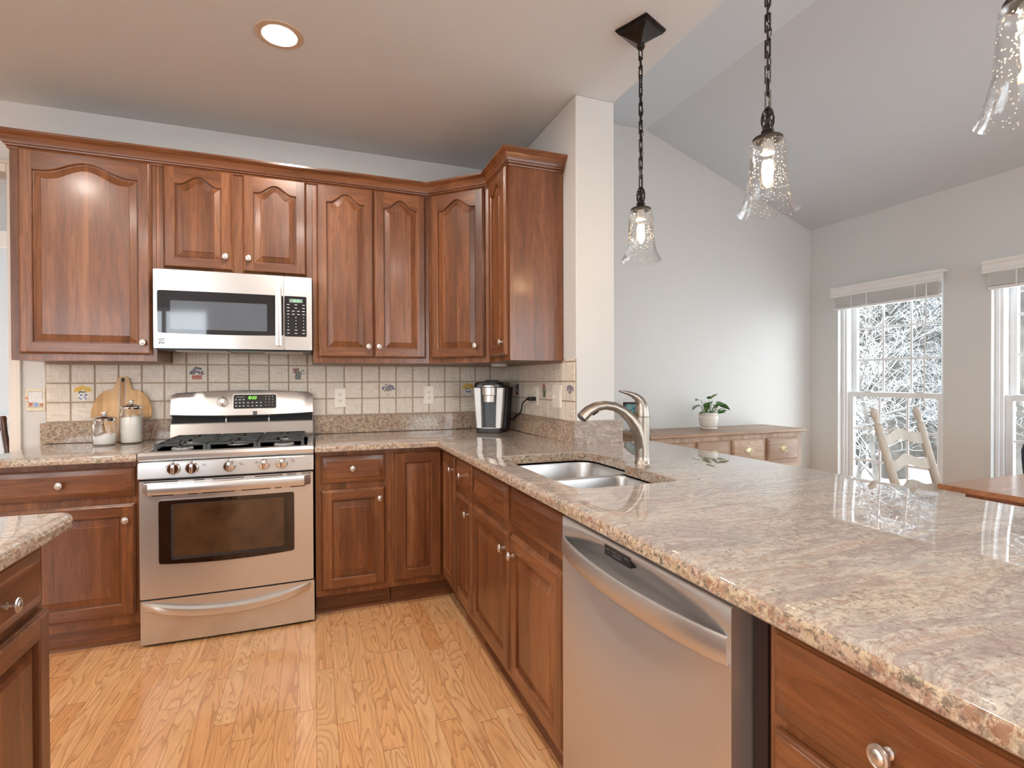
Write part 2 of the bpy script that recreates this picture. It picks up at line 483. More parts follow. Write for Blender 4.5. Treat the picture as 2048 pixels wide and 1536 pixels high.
def round_poly(pts, radii, n=6):
    out = []
    N = len(pts)
    for i in range(N):
        p = Vector(pts[i]); a = Vector(pts[i - 1]); b = Vector(pts[(i + 1) % N])
        r = radii[i] if isinstance(radii, (list, tuple)) else radii
        if r <= 0:
            out.append(tuple(p)); continue
        d1 = (a - p).normalized(); d2 = (b - p).normalized()
        q1 = p + d1 * r; q2 = p + d2 * r
        for k in range(n + 1):
            t = k / n
            v = q1 * (1 - t) ** 2 + p * 2 * t * (1 - t) + q2 * t * t
            out.append((v.x, v.y))
    return out

def offset_poly(pts, d):
    """inset a counter-clockwise closed polygon by d"""
    N = len(pts)
    out = []
    for i in range(N):
        p = Vector(pts[i]); a = Vector(pts[i - 1]); b = Vector(pts[(i + 1) % N])
        e1 = (p - a); e2 = (b - p)
        if e1.length < 1e-9: e1 = e2
        if e2.length < 1e-9: e2 = e1
        e1.normalize(); e2.normalize()
        n1 = Vector((-e1.y, e1.x)); n2 = Vector((-e2.y, e2.x))
        m = n1 + n2
        k = max(0.3, 1 + n1.dot(n2))
        q = p + m * (d / k)
        out.append((q.x, q.y))
    return out

class MB:
    def __init__(self):
        self.bm = bmesh.new()
        self.mi = 0
    def slot(self, i):
        self.mi = i
        return self
    def face(self, pts):
        vs = [self.bm.verts.new(p) for p in pts]
        f = self.bm.faces.new(vs)
        f.material_index = self.mi
        return f
    def _faces(self, vs, idx):
        out = []
        for f in idx:
            try:
                g = self.bm.faces.new([vs[i] for i in f])
                g.material_index = self.mi
                out.append(g)
            except ValueError:
                pass
        return out
    def box(self, x0, x1, y0, y1, z0, z1, bev=0.0, seg=2):
        x0, x1 = min(x0, x1), max(x0, x1); y0, y1 = min(y0, y1), max(y0, y1); z0, z1 = min(z0, z1), max(z0, z1)
        vs = [self.bm.verts.new(p) for p in ((x0, y0, z0), (x1, y0, z0), (x1, y1, z0), (x0, y1, z0), (x0, y0, z1), (x1, y0, z1), (x1, y1, z1), (x0, y1, z1))]
        fs = self._faces(vs, [(3, 2, 1, 0), (4, 5, 6, 7), (0, 1, 5, 4), (1, 2, 6, 5), (2, 3, 7, 6), (3, 0, 4, 7)])
        if bev > 0:
            es = list({e for f in fs for e in f.edges})
            r = bmesh.ops.bevel(self.bm, geom=es, offset=bev, segments=seg, profile=0.5, affect='EDGES', clamp_overlap=True)
            for f in r['faces']:
                f.material_index = self.mi
        return self
    def loft(self, loops, cap0=True, cap1=True, closed=True):
        rows = [[self.bm.verts.new(p) for p in lp] for lp in loops]
        n = len(rows[0])
        for a, b in zip(rows, rows[1:]):
            for i in range(n if closed else n - 1):
                j = (i + 1) % n
                try:
                    f = self.bm.faces.new((a[i], a[j], b[j], b[i])); f.material_index = self.mi
                except ValueError:
                    pass
        if closed and n > 2:
            if cap0:
                f = self.bm.faces.new(rows[0][::-1]); f.material_index = self.mi
            if cap1:
                f = self.bm.faces.new(rows[-1]); f.material_index = self.mi
        return self
    def prism(self, poly, a0, a1, axis='z'):
        def P(p, a):
            return (p[0], p[1], a) if axis == 'z' else ((p[0], a, p[1]) if axis == 'y' else (a, p[0], p[1]))
        return self.loft([[P(p, a0) for p in poly], [P(p, a1) for p in poly]])
    def prof(self, poly, steps, cap0=True, cap1=True, fn=None):
        """polygon in xy pushed through (inset, z) steps"""
        loops = []
        for ins, z in steps:
            q = offset_poly(poly, ins) if abs(ins) > 1e-9 else poly
            loops.append([(x, y, z) for x, y in q])
        if fn:
            loops = [[fn(p) for p in lp] for lp in loops]
        return self.loft(loops, cap0, cap1)
    def lathe(self, prof, center=(0, 0, 0), axis='z', n=24, cap0=True, cap1=True, sc=(1, 1)):
        loops = []
        for r, h in prof:
            lp = []
            for i in range(n):
                a = 2 * PI * i / n
                x, y = r * cos(a) * sc[0], r * sin(a) * sc[1]
                if axis == 'z': p = (x, y, h)
                elif axis == 'y': p = (x, -h, y)        # h grows towards -y
                else: p = (h, x, y)
                lp.append((p[0] + center[0], p[1] + center[1], p[2] + center[2]))
            loops.append(lp)
        return self.loft(loops, cap0, cap1)
    def tube(self, pts, r, n=8, cap=True, sq=1.0):
        pts = [Vector(p) for p in pts]
        N = len(pts)
        rr = list(r) + [r[-1]] * N if isinstance(r, (list, tuple)) else [r] * N
        loops = []
        up = Vector((0, 0, 1))
        t0 = (pts[1] - pts[0]).normalized()
        if abs(t0.dot(up)) > 0.95: up = Vector((0, 1, 0))
        prev = None
        for i, p in enumerate(pts):
            t = (pts[min(i + 1, N - 1)] - pts[max(i - 1, 0)]).normalized()
            if prev is None:
                a = t.cross(up).normalized()
            else:
                a = (prev - t * prev.dot(t)).normalized()
            b = t.cross(a)
            prev = a
            loops.append([tuple(p + a * (cos(2 * PI * k / n) * rr[i]) + b * (sin(2 * PI * k / n) * rr[i] * sq)) for k in range(n)])
        return self.loft(loops, cap, cap)
    def sphere(self, c, r, sc=(1, 1, 1), u=12, v=8):
        prof = [(r * sin(PI * i / v), -r * cos(PI * i / v)) for i in range(v + 1)]
        prof[0] = (r * 0.02, prof[0][1]); prof[-1] = (r * 0.02, prof[-1][1])
        loops = [[(c[0] + q * cos(2 * PI * k / u) * sc[0], c[1] + q * sin(2 * PI * k / u) * sc[1], c[2] + h * sc[2]) for k in range(u)] for q, h in prof]
        return self.loft(loops)
    def plate(self, x0, x1, z0, z1, r, yf, th, n=16, fn0=None, fn1=None):
        """rounded panel facing -y; yf(x) gives the front, fn0/fn1(x) bend the lower/upper edge"""
        xs = sorted({x0 + r * (1 - cos(i * PI / 10)) for i in range(6)} | {x1 - r * (1 - cos(i * PI / 10)) for i in range(6)} | {x0 + r + (x1 - x0 - 2 * r) * i / n for i in range(n + 1)})
        lo, hi = [], []
        for x in xs:
            d = max(0.0, r - min(x - x0, x1 - x))
            q = r - math.sqrt(max(0, r * r - d * d)) if r > 0 else 0
            a = z0 + q + (fn0(x) if fn0 else 0)
            b = z1 - q + (fn1(x) if fn1 else 0)
            lo.append((x, a)); hi.append((x, b))
        loops = []
        for (x, a), (_, b) in zip(lo, hi):
            y = yf(x)
            loops.append([(x, y, a), (x, y, b), (x, y + th, b), (x, y + th, a)])
        return self.loft(loops)
    def build(self, name, mats, parent=None, sharp=38, local=True):
        bm = self.bm
        bmesh.ops.recalc_face_normals(bm, faces=bm.faces[:])
        me = bpy.data.meshes.new(name)
        if not local and parent is not None:
            bm.transform(parent.matrix_basis.inverted())
        bm.to_mesh(me)
        bm.free()
        if not isinstance(mats, (list, tuple)):
            mats = [mats]
        for m in mats:
            me.materials.append(M[m])
        if sharp is not None:
            me.shade_smooth()
            me.set_sharp_from_angle(angle=math.radians(sharp))
        o = bpy.data.objects.new(name, me)
        C.objects.link(o)
        if parent is not None:
            o.parent = parent
        return o

def tag(o, label=None, cat=None, group=None, kind=None):
    if label: o['label'] = label
    if cat: o['category'] = cat
    if group: o['group'] = group
    if kind: o['kind'] = kind
    return o

def thing(name, label, cat, loc=(0, 0, 0), rotz=0.0, group=None):
    o = bpy.data.objects.new(name, None)
    o.empty_display_size = 0.05
    C.objects.link(o)
    o.matrix_basis = Matrix.Translation(Vector(loc)) @ Matrix.Rotation(rotz, 4, 'Z')
    return tag(o, label, cat, group)

def single(mb, name, mats, label, cat, loc=(0, 0, 0), rotz=0.0, group=None, sharp=38, local=False):
    """a thing that is one mesh; geometry given in world coordinates unless local"""
    m = Matrix.Translation(Vector(loc)) @ Matrix.Rotation(rotz, 4, 'Z')
    if not local:
        mb.bm.transform(m.inverted())
    o = mb.build(name, mats, None, sharp)
    o.matrix_basis = m
    return tag(o, label, cat, group)

def struct(mb, name, mats, parent=None, sharp=38):
    o = mb.build(name, mats, parent, sharp)
    if parent is None:
        o['kind'] = 'structure'
    return o

def copy_tree(root, loc=None, label=None, rotz=None):
    r = root.copy(); C.objects.link(r)
    m = root.matrix_basis.copy()
    if loc is not None: m.translation = Vector(loc)
    r.matrix_basis = m
    if rotz is not None: r.rotation_euler = (0, 0, rotz)
    if label: r['label'] = label
    for ch in root.children:
        c = ch.copy(); C.objects.link(c); c.parent = r; c.matrix_basis = ch.matrix_basis.copy()
        for g in ch.children:
            d = g.copy(); C.objects.link(d); d.parent = c; d.matrix_basis = g.matrix_basis.copy()
    return r

# ---------------------------------------------------------------- room shell
T = 0.12
def wall_x(name, x0, x1, y, thick, z0, z1, holes=(), m='wall_paint'):
    """wall along x whose room face is at y; holes = (x0,x1,z0,z1)"""
    b = MB()
    cur = x0
    for hx0, hx1, hz0, hz1 in sorted(holes):
        if hx0 > cur: b.box(cur, hx0, y, y + thick, z0, z1)
        if hz0 > z0: b.box(hx0, hx1, y, y + thick, z0, hz0)
        if hz1 < z1: b.box(hx0, hx1, y, y + thick, hz1, z1)
        cur = hx1
    if cur < x1: b.box(cur, x1, y, y + thick, z0, z1)
    return struct(b, name, m, sharp=None)
def wall_y(name, y0, y1, x, thick, z0, z1, holes=(), m='wall_paint'):
    b = MB()
    cur = y0
    for hy0, hy1, hz0, hz1 in sorted(holes):
        if hy0 > cur: b.box(x, x + thick, cur, hy0, z0, z1)
        if hz0 > z0: b.box(x, x + thick, hy0, hy1, z0, hz0)
        if hz1 < z1: b.box(x, x + thick, hy0, hy1, hz1, z1)
        cur = hy1
    if cur < y1: b.box(x, x + thick, cur, y1, z0, z1)
    return struct(b, name, m, sharp=None)

b = MB(); b.box(-5.0, XW, YR, 3.3, -0.1, 0.0)
struct(b, 'floor', 'oak_strip_floor', sharp=None)
DX0, DX1, DZ1 = -1.72, -0.745, 2.355            # cased opening left of the cabinets
wall_x('wall_back', XL, XP, 0.0, T, 0.0, ZC, [(DX0, DX1, 0.0, DZ1)])
wall_x('wall_dining', XP + 0.001, XW + 0.15, 0.0, T, 0.0, 3.4)
b = MB(); b.box(XP, XPE, YP, 0.0, 0.0, ZC - 0.0005, 0.004, 1)
struct(b, 'wall_partition', 'wall_paint', sharp=None)
wall_y('wall_left', YR, 0.0, XL - T, T, 0.0, ZC, [(LEFT_FILL[0], LEFT_FILL[1], 0.7, 2.2)])
b = MB(); fx0, fx1 = XL - 0.10, XL - 0.03
b.box(fx0, fx1, LEFT_FILL[0], LEFT_FILL[0] + 0.05, 0.7, 2.2); b.box(fx0, fx1, LEFT_FILL[1] - 0.05, LEFT_FILL[1], 0.7, 2.2); b.box(fx0, fx1, LEFT_FILL[0] + 0.05, LEFT_FILL[1] - 0.05, 0.7, 0.75); b.box(fx0, fx1, LEFT_FILL[0] + 0.05, LEFT_FILL[1] - 0.05, 2.15, 2.2); b.box(fx0, fx1, LEFT_FILL[0] + 0.82, LEFT_FILL[0] + 0.88, 0.75, 2.15)
struct(b, 'window_7', 'vinyl_white')  # frame of the added left window, out of view
wall_y('wall_right', YR, 0.0, XW, 0.16, 0.0, ZPL + 0.05, [(a, c, WZ0, WZ1) for a, c in WINS])
wall_x('wall_rear', XL, XW, YR - 0.16, 0.16, 0.0, 3.4, [(a, c, RZ0, RZ1) for a, c in REAR_FILL])
b = MB(); b.box(XL - T, XPE, YR - T, T, ZC, ZC + 0.12)
struct(b, 'ceiling', 'ceiling_paint', sharp=None)
b = MB(); b.box(XPE - 0.06, XPE, YR - T, 0.0, ZC + 0.12, ZFL + 0.06)
struct(b, 'wall_upper', 'ceiling_paint', sharp=None)
b = MB()
b.prism([(XPE - 0.06, ZFL), (XFL, ZFL), (XW + 0.02, ZPL - 0.007), (XW + 0.02, ZPL + 0.12), (XFL, ZFL + 0.12), (XPE - 0.06, ZFL + 0.12)], YR - T, 0.0, 'y')
struct(b, 'ceiling_vaulted', 'dining_ceiling_paint', sharp=None)
b = MB(); b.box(XP + 0.001, XP + 0.16, -3.88, YP - 0.001, 0.0, 0.873)
struct(b, 'wall_peninsula', 'wall_paint', sharp=None)

# cased opening trim
b = MB()
def casing(b, x0, x1, z0, z1, y=0.0):
    b.box(x0, x1, y - 0.014, y, z0, z1, 0.003, 1)
casing(b, DX1, DX1 + 0.052, 0.0, DZ1 + 0.058)
b.box(DX1 + 0.038, DX1 + 0.052, -0.020, -0.013, 0.0, DZ1 + 0.058, 0.002, 1)
casing(b, DX0 - 0.052, DX0, 0.0, DZ1 + 0.058)
casing(b, DX0, DX1, DZ1, DZ1 + 0.058)
b.box(DX0 - 0.052, DX1 + 0.052, -0.020, -0.013, DZ1 + 0.046, DZ1 + 0.060, 0.002, 1)
b.box(DX1, DX1 + 0.012, 0.0, T, 0.0, DZ1); b.box(DX0 - 0.012, DX0, 0.0, T, 0.0, DZ1)
struct(b, 'trim_1', 'warm_trim')

# the room beyond the opening
b = MB(); b.box(-4.6, 1.2, 3.2, 3.32, 0.0, ZC); struct(b, 'wall_beyond', 'blue_wall_paint', sharp=None)
b = MB(); b.box(1.1, 1.2, T, 3.2, 0.0, ZC); struct(b, 'wall_beyond_right', 'blue_wall_paint', sharp=None)
wall_y('wall_beyond_left', T, 3.2, -4.7, 0.1, 0.0, ZC, [(0.9, 2.0, 0.8, 2.1)], 'blue_wall_paint')  # unseen opening added so daylight brightens this room
portal((-4.72, 1.45, 1.45), (0, -PI / 2, 0), 1.3, 1.1)
b = MB(); b.box(-4.7, 1.2, T, 3.32, ZC, ZC + 0.1); struct(b, 'ceiling_beyond', 'dining_ceiling_paint', sharp=None)
b = MB()
b.box(-4.6, 1.1, 3.165, 3.2, 0.83, 0.915, 0.008, 2); b.box(-4.6, 1.1, 3.15, 3.2, 0.895, 0.915, 0.004, 2)
struct(b, 'trim_2', 'white_trim')
b = MB()
b.prism([(3.2, ZC), (3.06, ZC), (3.06, ZC - 0.02), (3.10, ZC - 0.05), (3.15, ZC - 0.10), (3.185, ZC - 0.13), (3.185, ZC - 0.15), (3.2, ZC - 0.15)], -4.6, 1.1, 'x')
struct(b, 'trim_3', 'white_trim')
b = MB(); b.box(-4.6, 1.1, 3.18, 3.2, 0.0, 0.14, 0.004, 1); struct(b, 'baseboard_beyond', 'white_trim')
b = MB(); b.box(XPE, XW, -0.016, 0.0, 0.0, 0.13, 0.004, 1); struct(b, 'baseboard_dining', 'white_trim')
b = MB(); b.box(XW - 0.016, XW, YR, -0.016, 0.0, 0.13, 0.004, 1); struct(b, 'baseboard_right', 'white_trim')

# windows: each its own structure; casing-free drywall returns, two sashes with 3x3 lights
def window_dining(k, y0, y1):
    root = thing('window_%d' % k, None, None, (XW, (y0 + y1) / 2, WZ0))
    root['kind'] = 'structure'
    h = WZ1 - WZ0; w2 = (y1 - y0) / 2
    b = MB()   # outer vinyl frame
    x0, x1 = 0.055, 0.155
    for s in (-1, 1):
        b.box(x0, x1, s * w2, s * (w2 - 0.042), 0, h, 0.003, 1)
        b.box(x0 - 0.012, x0, s * w2, s * (w2 - 0.024), 0, h, 0.002, 1)
    b.box(x0, x1, -w2 + 0.0415, w2 - 0.0415, h - 0.042, h, 0.003, 1); b.box(x0, x1, -w2 + 0.0415, w2 - 0.0415, 0, 0.042, 0.003, 1)
    b.build('window_frame', 'vinyl_white', root)
    b = MB(); b.box(-0.03, x0, -w2, w2, -0.002, 0.012, 0.004, 2); b.build('window_sill', 'white_trim', root)
    mid = h * 0.5
    for nm, xa, za, zb in (('upper_sash', 0.118, mid - 0.02, h - 0.042), ('lower_sash', 0.075, 0.042, mid + 0.02)):
        iw = w2 - 0.042
        b = MB(); t = 0.042
        xb = xa + 0.032
        b.box(xa, xb, -iw, -iw + t, za, zb, 0.003, 1); b.box(xa, xb, iw - t, iw, za, zb, 0.003, 1)
        b.box(xa, xb, -iw + t - 0.001, iw - t + 0.001, za, za + t, 0.003, 1); b.box(xa, xb, -iw + t - 0.001, iw - t + 0.001, zb - t, zb, 0.003, 1)
        if nm == 'lower_sash':
            for yy in (-0.2, 0.2):
                b.box(xa - 0.004, xa + 0.03, yy - 0.03, yy + 0.03, zb, zb + 0.012, 0.004, 2)
        s = b.build(nm, 'vinyl_white', root)
        b = MB()
        gy0, gy1, gz0, gz1 = -iw + t, iw - t, za + t, zb - t
        for i in (1, 2):
            yy = gy0 + (gy1 - gy0) * i / 3; b.box(xa + 0.011, xa + 0.019, yy - 0.009, yy + 0.009, gz0, gz1, 0.002, 1)
            zz = gz0 + (gz1 - gz0) * i / 3; b.box(xa + 0.0115, xa + 0.0185, gy0, gy1, zz - 0.009, zz + 0.009, 0.002, 1)
        b.build('muntins', 'vinyl_white', s)
        b = MB(); b.box(xa + 0.020, xa + 0.023, gy0 - 0.005, gy1 + 0.005, gz0 - 0.005, gz1 + 0.005); b.build('pane', 'window_glass', s, None)
for k, (a, c) in enumerate(WINS):
    window_dining(k + 1, a, c)
for k, (a, c) in enumerate(REAR_FILL):
    b = MB(); y0, y1 = YR - 0.13, YR - 0.05; t = 0.06
    b.box(a, a + t, y0, y1, RZ0, RZ1); b.box(c - t, c, y0, y1, RZ0, RZ1); b.box(a + t, c - t, y0, y1, RZ0, RZ0 + t); b.box(a + t, c - t, y0, y1, RZ1 - t, RZ1)
    b.box((a + c) / 2 - 0.04, (a + c) / 2 + 0.04, y0, y1, RZ0 + t, RZ1 - t)
    struct(b, 'window_%d' % (k + 5), 'vinyl_white')  # frames of the added rear windows, out of view

# blinds
def blind(y0, y1, label):
    root = thing('window_blind', label, 'window blind', (XW, (y0 + y1) / 2, WZ0 + 0.98), 0, 'raised window blinds')
    z = lambda v: v - (WZ0 + 0.98)
    w2 = (y1 - y0) / 2
    b = MB()
    prof = [(-0.055, 1.95), (-0.062, 1.955), (-0.062, 1.968), (-0.057, 1.974), (-0.057, 2.010), (-0.066, 2.018), (-0.068, 2.036), (-0.001, 2.036), (-0.001, 2.020), (-0.046, 2.020), (-0.046, 1.95)]
    b.prism([(x, z(q)) for x, q in prof], -w2 - 0.02, w2 + 0.02, 'y') if False else b.loft([[(x, yy, z(q)) for x, q in prof] for yy in (-w2 - 0.025, w2 + 0.025)])
    b.build('valance', 'blind_white', root)
    b = MB()
    zz = 2.0
    b.box(-0.044, -0.004, -w2 + 0.004, w2 - 0.004, z(1.955), z(2.018))
    b.build('headrail', 'blind_white', root)
    b = MB()
    i = 0
    zz = 1.948
    while zz > 1.868:
        dx = 0.002 * ((i * 7) % 3 - 1)
        b.box(-0.052 + dx, -0.004 + dx, -w2 + 0.006, w2 - 0.006, z(zz - 0.0032), z(zz))
        zz -= 0.0052; i += 1
    b.build('slats', 'blind_white', root)
    b = MB(); b.box(-0.054, -0.003, -w2 + 0.006, w2 - 0.006, z(1.842), z(1.863), 0.004, 2); b.build('bottom_rail', 'blind_white', root)
    for yy in (-w2 + 0.16, 0.12, w2 - 0.16):
        b = MB(); b.box(-0.0555, -0.0545, yy - 0.004, yy + 0.004, z(1.845), z(1.95)); b.build('ladder_tape', 'blind_white', root)
    b = MB(); b.tube([(-0.066, -w2 + 0.075, z(1.95)), (-0.060, -w2 + 0.085, z(1.5)), (-0.058, -w2 + 0.095, z(1.04))], 0.0045, 6); b.build('tilt_wand', 'blind_white', root)
blind(WINS[0][0], WINS[0][1], 'white slatted blind raised over the window directly behind the ladder-back chair')
blind(WINS[1][0], WINS[1][1], 'white slatted blind raised over the window cut off at the right')

# ---------------------------------------------------------------- outside: snow and bare trees
b = MB(); N = 24
gx = [XW + 0.25 + 60 * (i / N) ** 1.4 for i in range(N + 1)]
rows = []
for i in range(N + 1):
    rows.append([(gx[i], -20 + 70 * j / N, -0.75 + 0.25 * noise.noise(Vector((gx[i] * 0.2, j * 0.5, 0))) + max(0, gx[i] - 12) * 0.035) for j in range(N + 1)])
b.loft(rows, False, False, closed=False)
o = b.build('snow_ground', 'snow', None); tag(o, None, None, None, 'structure')
b = MB(); b.face([(-30, -40, -0.8), (XW + 20, -40, -0.8), (XW + 20, YR - 0.3, -0.8), (-30, YR - 0.3, -0.8)])
o = b.build('snow_ground_rear', 'snow', None); tag(o, None, None, None, 'structure')

def tree_mesh(seed, height, r0, lean, nb, name):
    rng = random.Random(seed)
    V, F, V2, F2 = [], [], [], []
    def tube(pts, rad, n, VV, FF, lift=0.0):
        base = len(VV)
        for p, r in zip(pts, rad):
            for k in range(n):
                a = 2 * PI * k / n
                VV.append((p.x + r * cos(a), p.y + r * sin(a), p.z + r * 0.5 * sin(a + 1.0) + lift * r))
        for i in range(len(pts) - 1):
            for k in range(n):
                j = (k + 1) % n
                FF.append((base + i * n + k, base + i * n + j, base + (i + 1) * n + j, base + (i + 1) * n + k))
    def branch(p, d, length, r, depth):
        n = 5 if depth < 2 else 4
        pts, rad = [p.copy()], [r]
        q = p.copy(); dd = d.copy()
        for i in range(n):
            dd = (dd + Vector((rng.uniform(-1, 1), rng.uniform(-1, 1), rng.uniform(-0.7, 0.9) + (0.25 if depth < 2 else -0.1))) * (0.16 + 0.07 * depth)).normalized()
            q = q + dd * (length / n)
            pts.append(q.copy()); rad.append(r * (1 - 0.8 * (i + 1) / n))
        sides = 8 if depth == 0 else (5 if depth == 1 else 3)
        tube(pts, rad, sides, V, F)
        if depth >= 1:
            tube([x + Vector((0, 0, rad[i] * 0.75 + 0.003)) for i, x in enumerate(pts)], [max(0.004, x * 0.75) for x in rad], 3, V2, F2)
        if depth < 3:
            kids = nb[depth]
            for i in range(kids):
                t = rng.uniform(0.18, 1.0)
                i0 = min(int(t * n), n - 1)
                bp = pts[i0].lerp(pts[i0 + 1], t * n - i0)
                ax = Vector((rng.uniform(-1, 1), rng.uniform(-1, 1), rng.uniform(-0.15, 0.6))).normalized()
                nd = (dd * 0.45 + ax * 0.9).normalized()
                branch(bp, nd, length * rng.uniform(0.28, 0.5) if depth else length * rng.uniform(0.22, 0.45), max(0.006, r * (1 - 0.8 * t) * rng.uniform(0.4, 0.65)), depth + 1)
    branch(Vector((0, 0, -0.2)), Vector((lean, lean * 0.5, 1)).normalized(), height, r0, 0)
    out = []
    for nm, vv, ff, mt in (('trunk', V, F, 'bark'), ('snow', V2, F2, 'snow')):
        me = bpy.data.meshes.new(nm); me.from_pydata(vv, [], ff); me.materials.append(M[mt]); me.shade_smooth(); out.append(me)
    return out
protos = [tree_mesh(3, 11, 0.24, 0.06, (20, 6, 4), 'a'), tree_mesh(8, 9, 0.15, -0.10, (22, 6, 4), 'b'), tree_mesh(15, 8, 0.10, 0.12, (20, 6, 3), 'c'),
          tree_mesh(21, 4.5, 0.06, 0.25, (22, 6, 4), 'd'), tree_mesh(34, 12, 0.30, 0.0, (22, 5, 4), 'e')]
rng = random.Random(5)
CX, CY = 0.7677, -3.5509
n_tree = 0
def put_tree(az, dist, kind, rz, sc=1.0, label=None, group='bare trees outside'):
    a = math.radians(az)
    x, y = CX + dist * sin(a), CY + dist * cos(a)
    z = -0.75 + max(0, x - 12) * 0.035
    root = thing('bare_tree', label or 'thin bare winter tree with snow-covered twigs in the woods behind the panes', 'tree', (x, y, z), 0, group)
    root.rotation_euler = (0, 0, rz); root.scale = (sc, sc, sc)
    for me in protos[kind]:
        o = bpy.data.objects.new('trunk' if me is protos[kind][0] else 'snow', me); C.objects.link(o); o.parent = root
put_tree(56.6, 13.0, 4, 0.4, 1.0, 'thick bare tree trunk with snowy limbs behind the middle panes of the full window', None)
put_tree(59.9, 11.5, 1, 1.9, 1.0, 'bare tree with snowy limbs behind the panes next to the tilt wand', None)
put_tree(64.3, 11.0, 0, 2.9, 1.0, 'bare snowy tree behind the window cut off at the right', None)
put_tree(58.3, 17.0, 4, 2.2, 1.0)
put_tree(59.2, 20.0, 4, 4.0, 1.0)
put_tree(55.4, 19.0, 4, 5.0, 0.9)
put_tree(60.0, 15.5, 2, 3.0, 1.1)
put_tree(54.2, 15.0, 1, 1.0, 1.0, 'slim bare tree nearest the left jamb of the full window', None)
for i in range(84):
    az = 50.5 + 17.5 * ((i * 0.6180339) % 1.0)
    d = 12.5 + 26 * ((i * 0.3819 + 0.13) % 1.0)
    put_tree(az, d, [1, 2, 3, 2, 1, 3][i % 6], rng.uniform(0, 6.28), rng.uniform(0.8, 1.2))
for i in range(9):   # low snowy brush
    az = 51 + 16 * ((i * 0.6180339 + 0.31) % 1.0)
    put_tree(az, 9.5 + 5 * ((i * 0.37) % 1.0), 3, rng.uniform(0, 6.28), 0.75, 'low snowy bush of thin twigs in front of the trees outside', 'snowy bushes outside')

# ---------------------------------------------------------------- cabinets
CH = ['cherry_vertical', 'cherry_horizontal']
def knob(parent, x, z, y, name='knob'):
    b = MB()
    prof = [(0.0075, -0.001), (0.0075, 0.002), (0.0045, 0.004), (0.0042, 0.013), (0.008, 0.0155), (0.0145, 0.018), (0.0155, 0.021), (0.0145, 0.0235), (0.0115, 0.0245),
            (0.0110, 0.0238), (0.0095, 0.0238), (0.0088, 0.0250), (0.005, 0.0268), (0.0005, 0.0272)]
    b.lathe(prof, (x, y, z), 'y', 20, sc=(0.94, 1.06))
    return b.build(name, 'satin_nickel', parent)

def panel_door(parent, x0, x1, z0, z1, kn=None, arch=0.0, st=0.053, rb=0.055, rt=0.055, bev=0.03, yb=-0.001, th=0.021, name='door', drop=None):
    """raised-panel door facing -y, back on yb; arch > 0 gives the cathedral top rail"""
    yf = yb - th
    b = MB()
    n = 20 if arch else 1
    ix0, ix1, iz0 = x0 + st, x1 - st, z0 + rb
    zt = z1 - rt - arch                   # shoulder height of the opening
    def top(x, a0, a1, base):
        if not arch: return base
        u = abs(2 * (x - a0) / (a1 - a0) - 1)
        return base + arch * (0.5 + 0.5 * cos(PI * min(u / 0.84, 1)))
    # outer moulded edge
    R = rect(x0, x1, z0, z1)
    steps = [(0, yb), (0, yf + 0.010), (0.0035, yf + 0.0075), (0.0045, yf + 0.004), (0.008, yf + 0.0012), (0.0105, yf)]
    loops = [[(x, y, z) for x, z in (offset_poly(R, ins) if ins else R)] for ins, y in steps]
    b.loft(loops, True, False)
    e = 0.0105
    # stiles (vertical grain) then rails
    b.face([(x0 + e, yf, z0 + e), (ix0, yf, z0 + e), (ix0, yf, z1 - e), (x0 + e, yf, z1 - e)])
    b.face([(ix1, yf, z0 + e), (x1 - e, yf, z0 + e), (x1 - e, yf, z1 - e), (ix1, yf, z1 - e)])
    b.slot(1)
    b.face([(ix0, yf, z0 + e), (ix1, yf, z0 + e), (ix1, yf, iz0), (ix0, yf, iz0)])
    xs = [ix0 + (ix1 - ix0) * i / n for i in range(n + 1)]
    for p, q in zip(xs, xs[1:]):
        b.face([(p, yf, top(p, ix0, ix1, zt)), (q, yf, top(q, ix0, ix1, zt)), (q, yf, z1 - e), (p, yf, z1 - e)])
    b.slot(0)
    def loop(ins, y):
        a0, a1 = ix0 + ins, ix1 - ins
        tx = [a0 + (a1 - a0) * i / n for i in range(n + 1)]
        lp = [(a0, y, iz0 + ins), (a1, y, iz0 + ins)]
        lp += [(x, y, top(x, a0, a1, zt - ins)) for x in reversed(tx)]
        return lp
    b.loft([loop(0, yf), loop(0.003, yf + 0.003), loop(0.004, yf + 0.0130), loop(0.0085, yf + 0.0135), loop(0.0095, yf + 0.0115), loop(0.0085 + bev, yf + 0.0030), loop(0.0105 + bev, yf + 0.0012)], False, True)
    d = b.build(name, CH, parent, 22)
    if kn: knob(d, kn[0], kn[1], yf)
    return d

def slab_drawer(parent, x0, x1, z0, z1, kn=None, yb=-0.001, th=0.021, name='drawer'):
    yf = yb - th
    b = MB()
    b.slot(1)
    R = rect(x0, x1, z0, z1)
    steps = [(0, yb), (0, yf + 0.011), (0.003, yf + 0.0085), (0.0065, yf + 0.0085), (0.008, yf + 0.0065), (0.027, yf + 0.0012), (0.029, yf)]
    b.loft([[(x, y, z) for x, z in (offset_poly(R, i) if i else R)] for i, y in steps], True, True)
    d = b.build(name, CH, parent, 22)
    if kn: knob(d, kn[0], kn[1], yf)
    return d

def base_body(parent, w, depth=0.595, x0=0.0, toe=True, z1=0.875):
    b = MB(); b.box(x0, x0 + w, 0.0, depth, 0.105, z1)
    b.build('carcass', CH, parent, None)
    if toe:
        b = MB(); b.box(x0 + 0.002, x0 + w - 0.002, 0.055, depth, 0.0, 0.1045)
        b.slot(1); b.prism([(0.055, 0.0), (0.041, 0.0), (0.043, 0.010), (0.055, 0.019)], x0 + 0.001, x0 + w - 0.001, 'x')
        b.build('toe_kick', ['cherry_horizontal', 'cherry_horizontal'], parent, None)

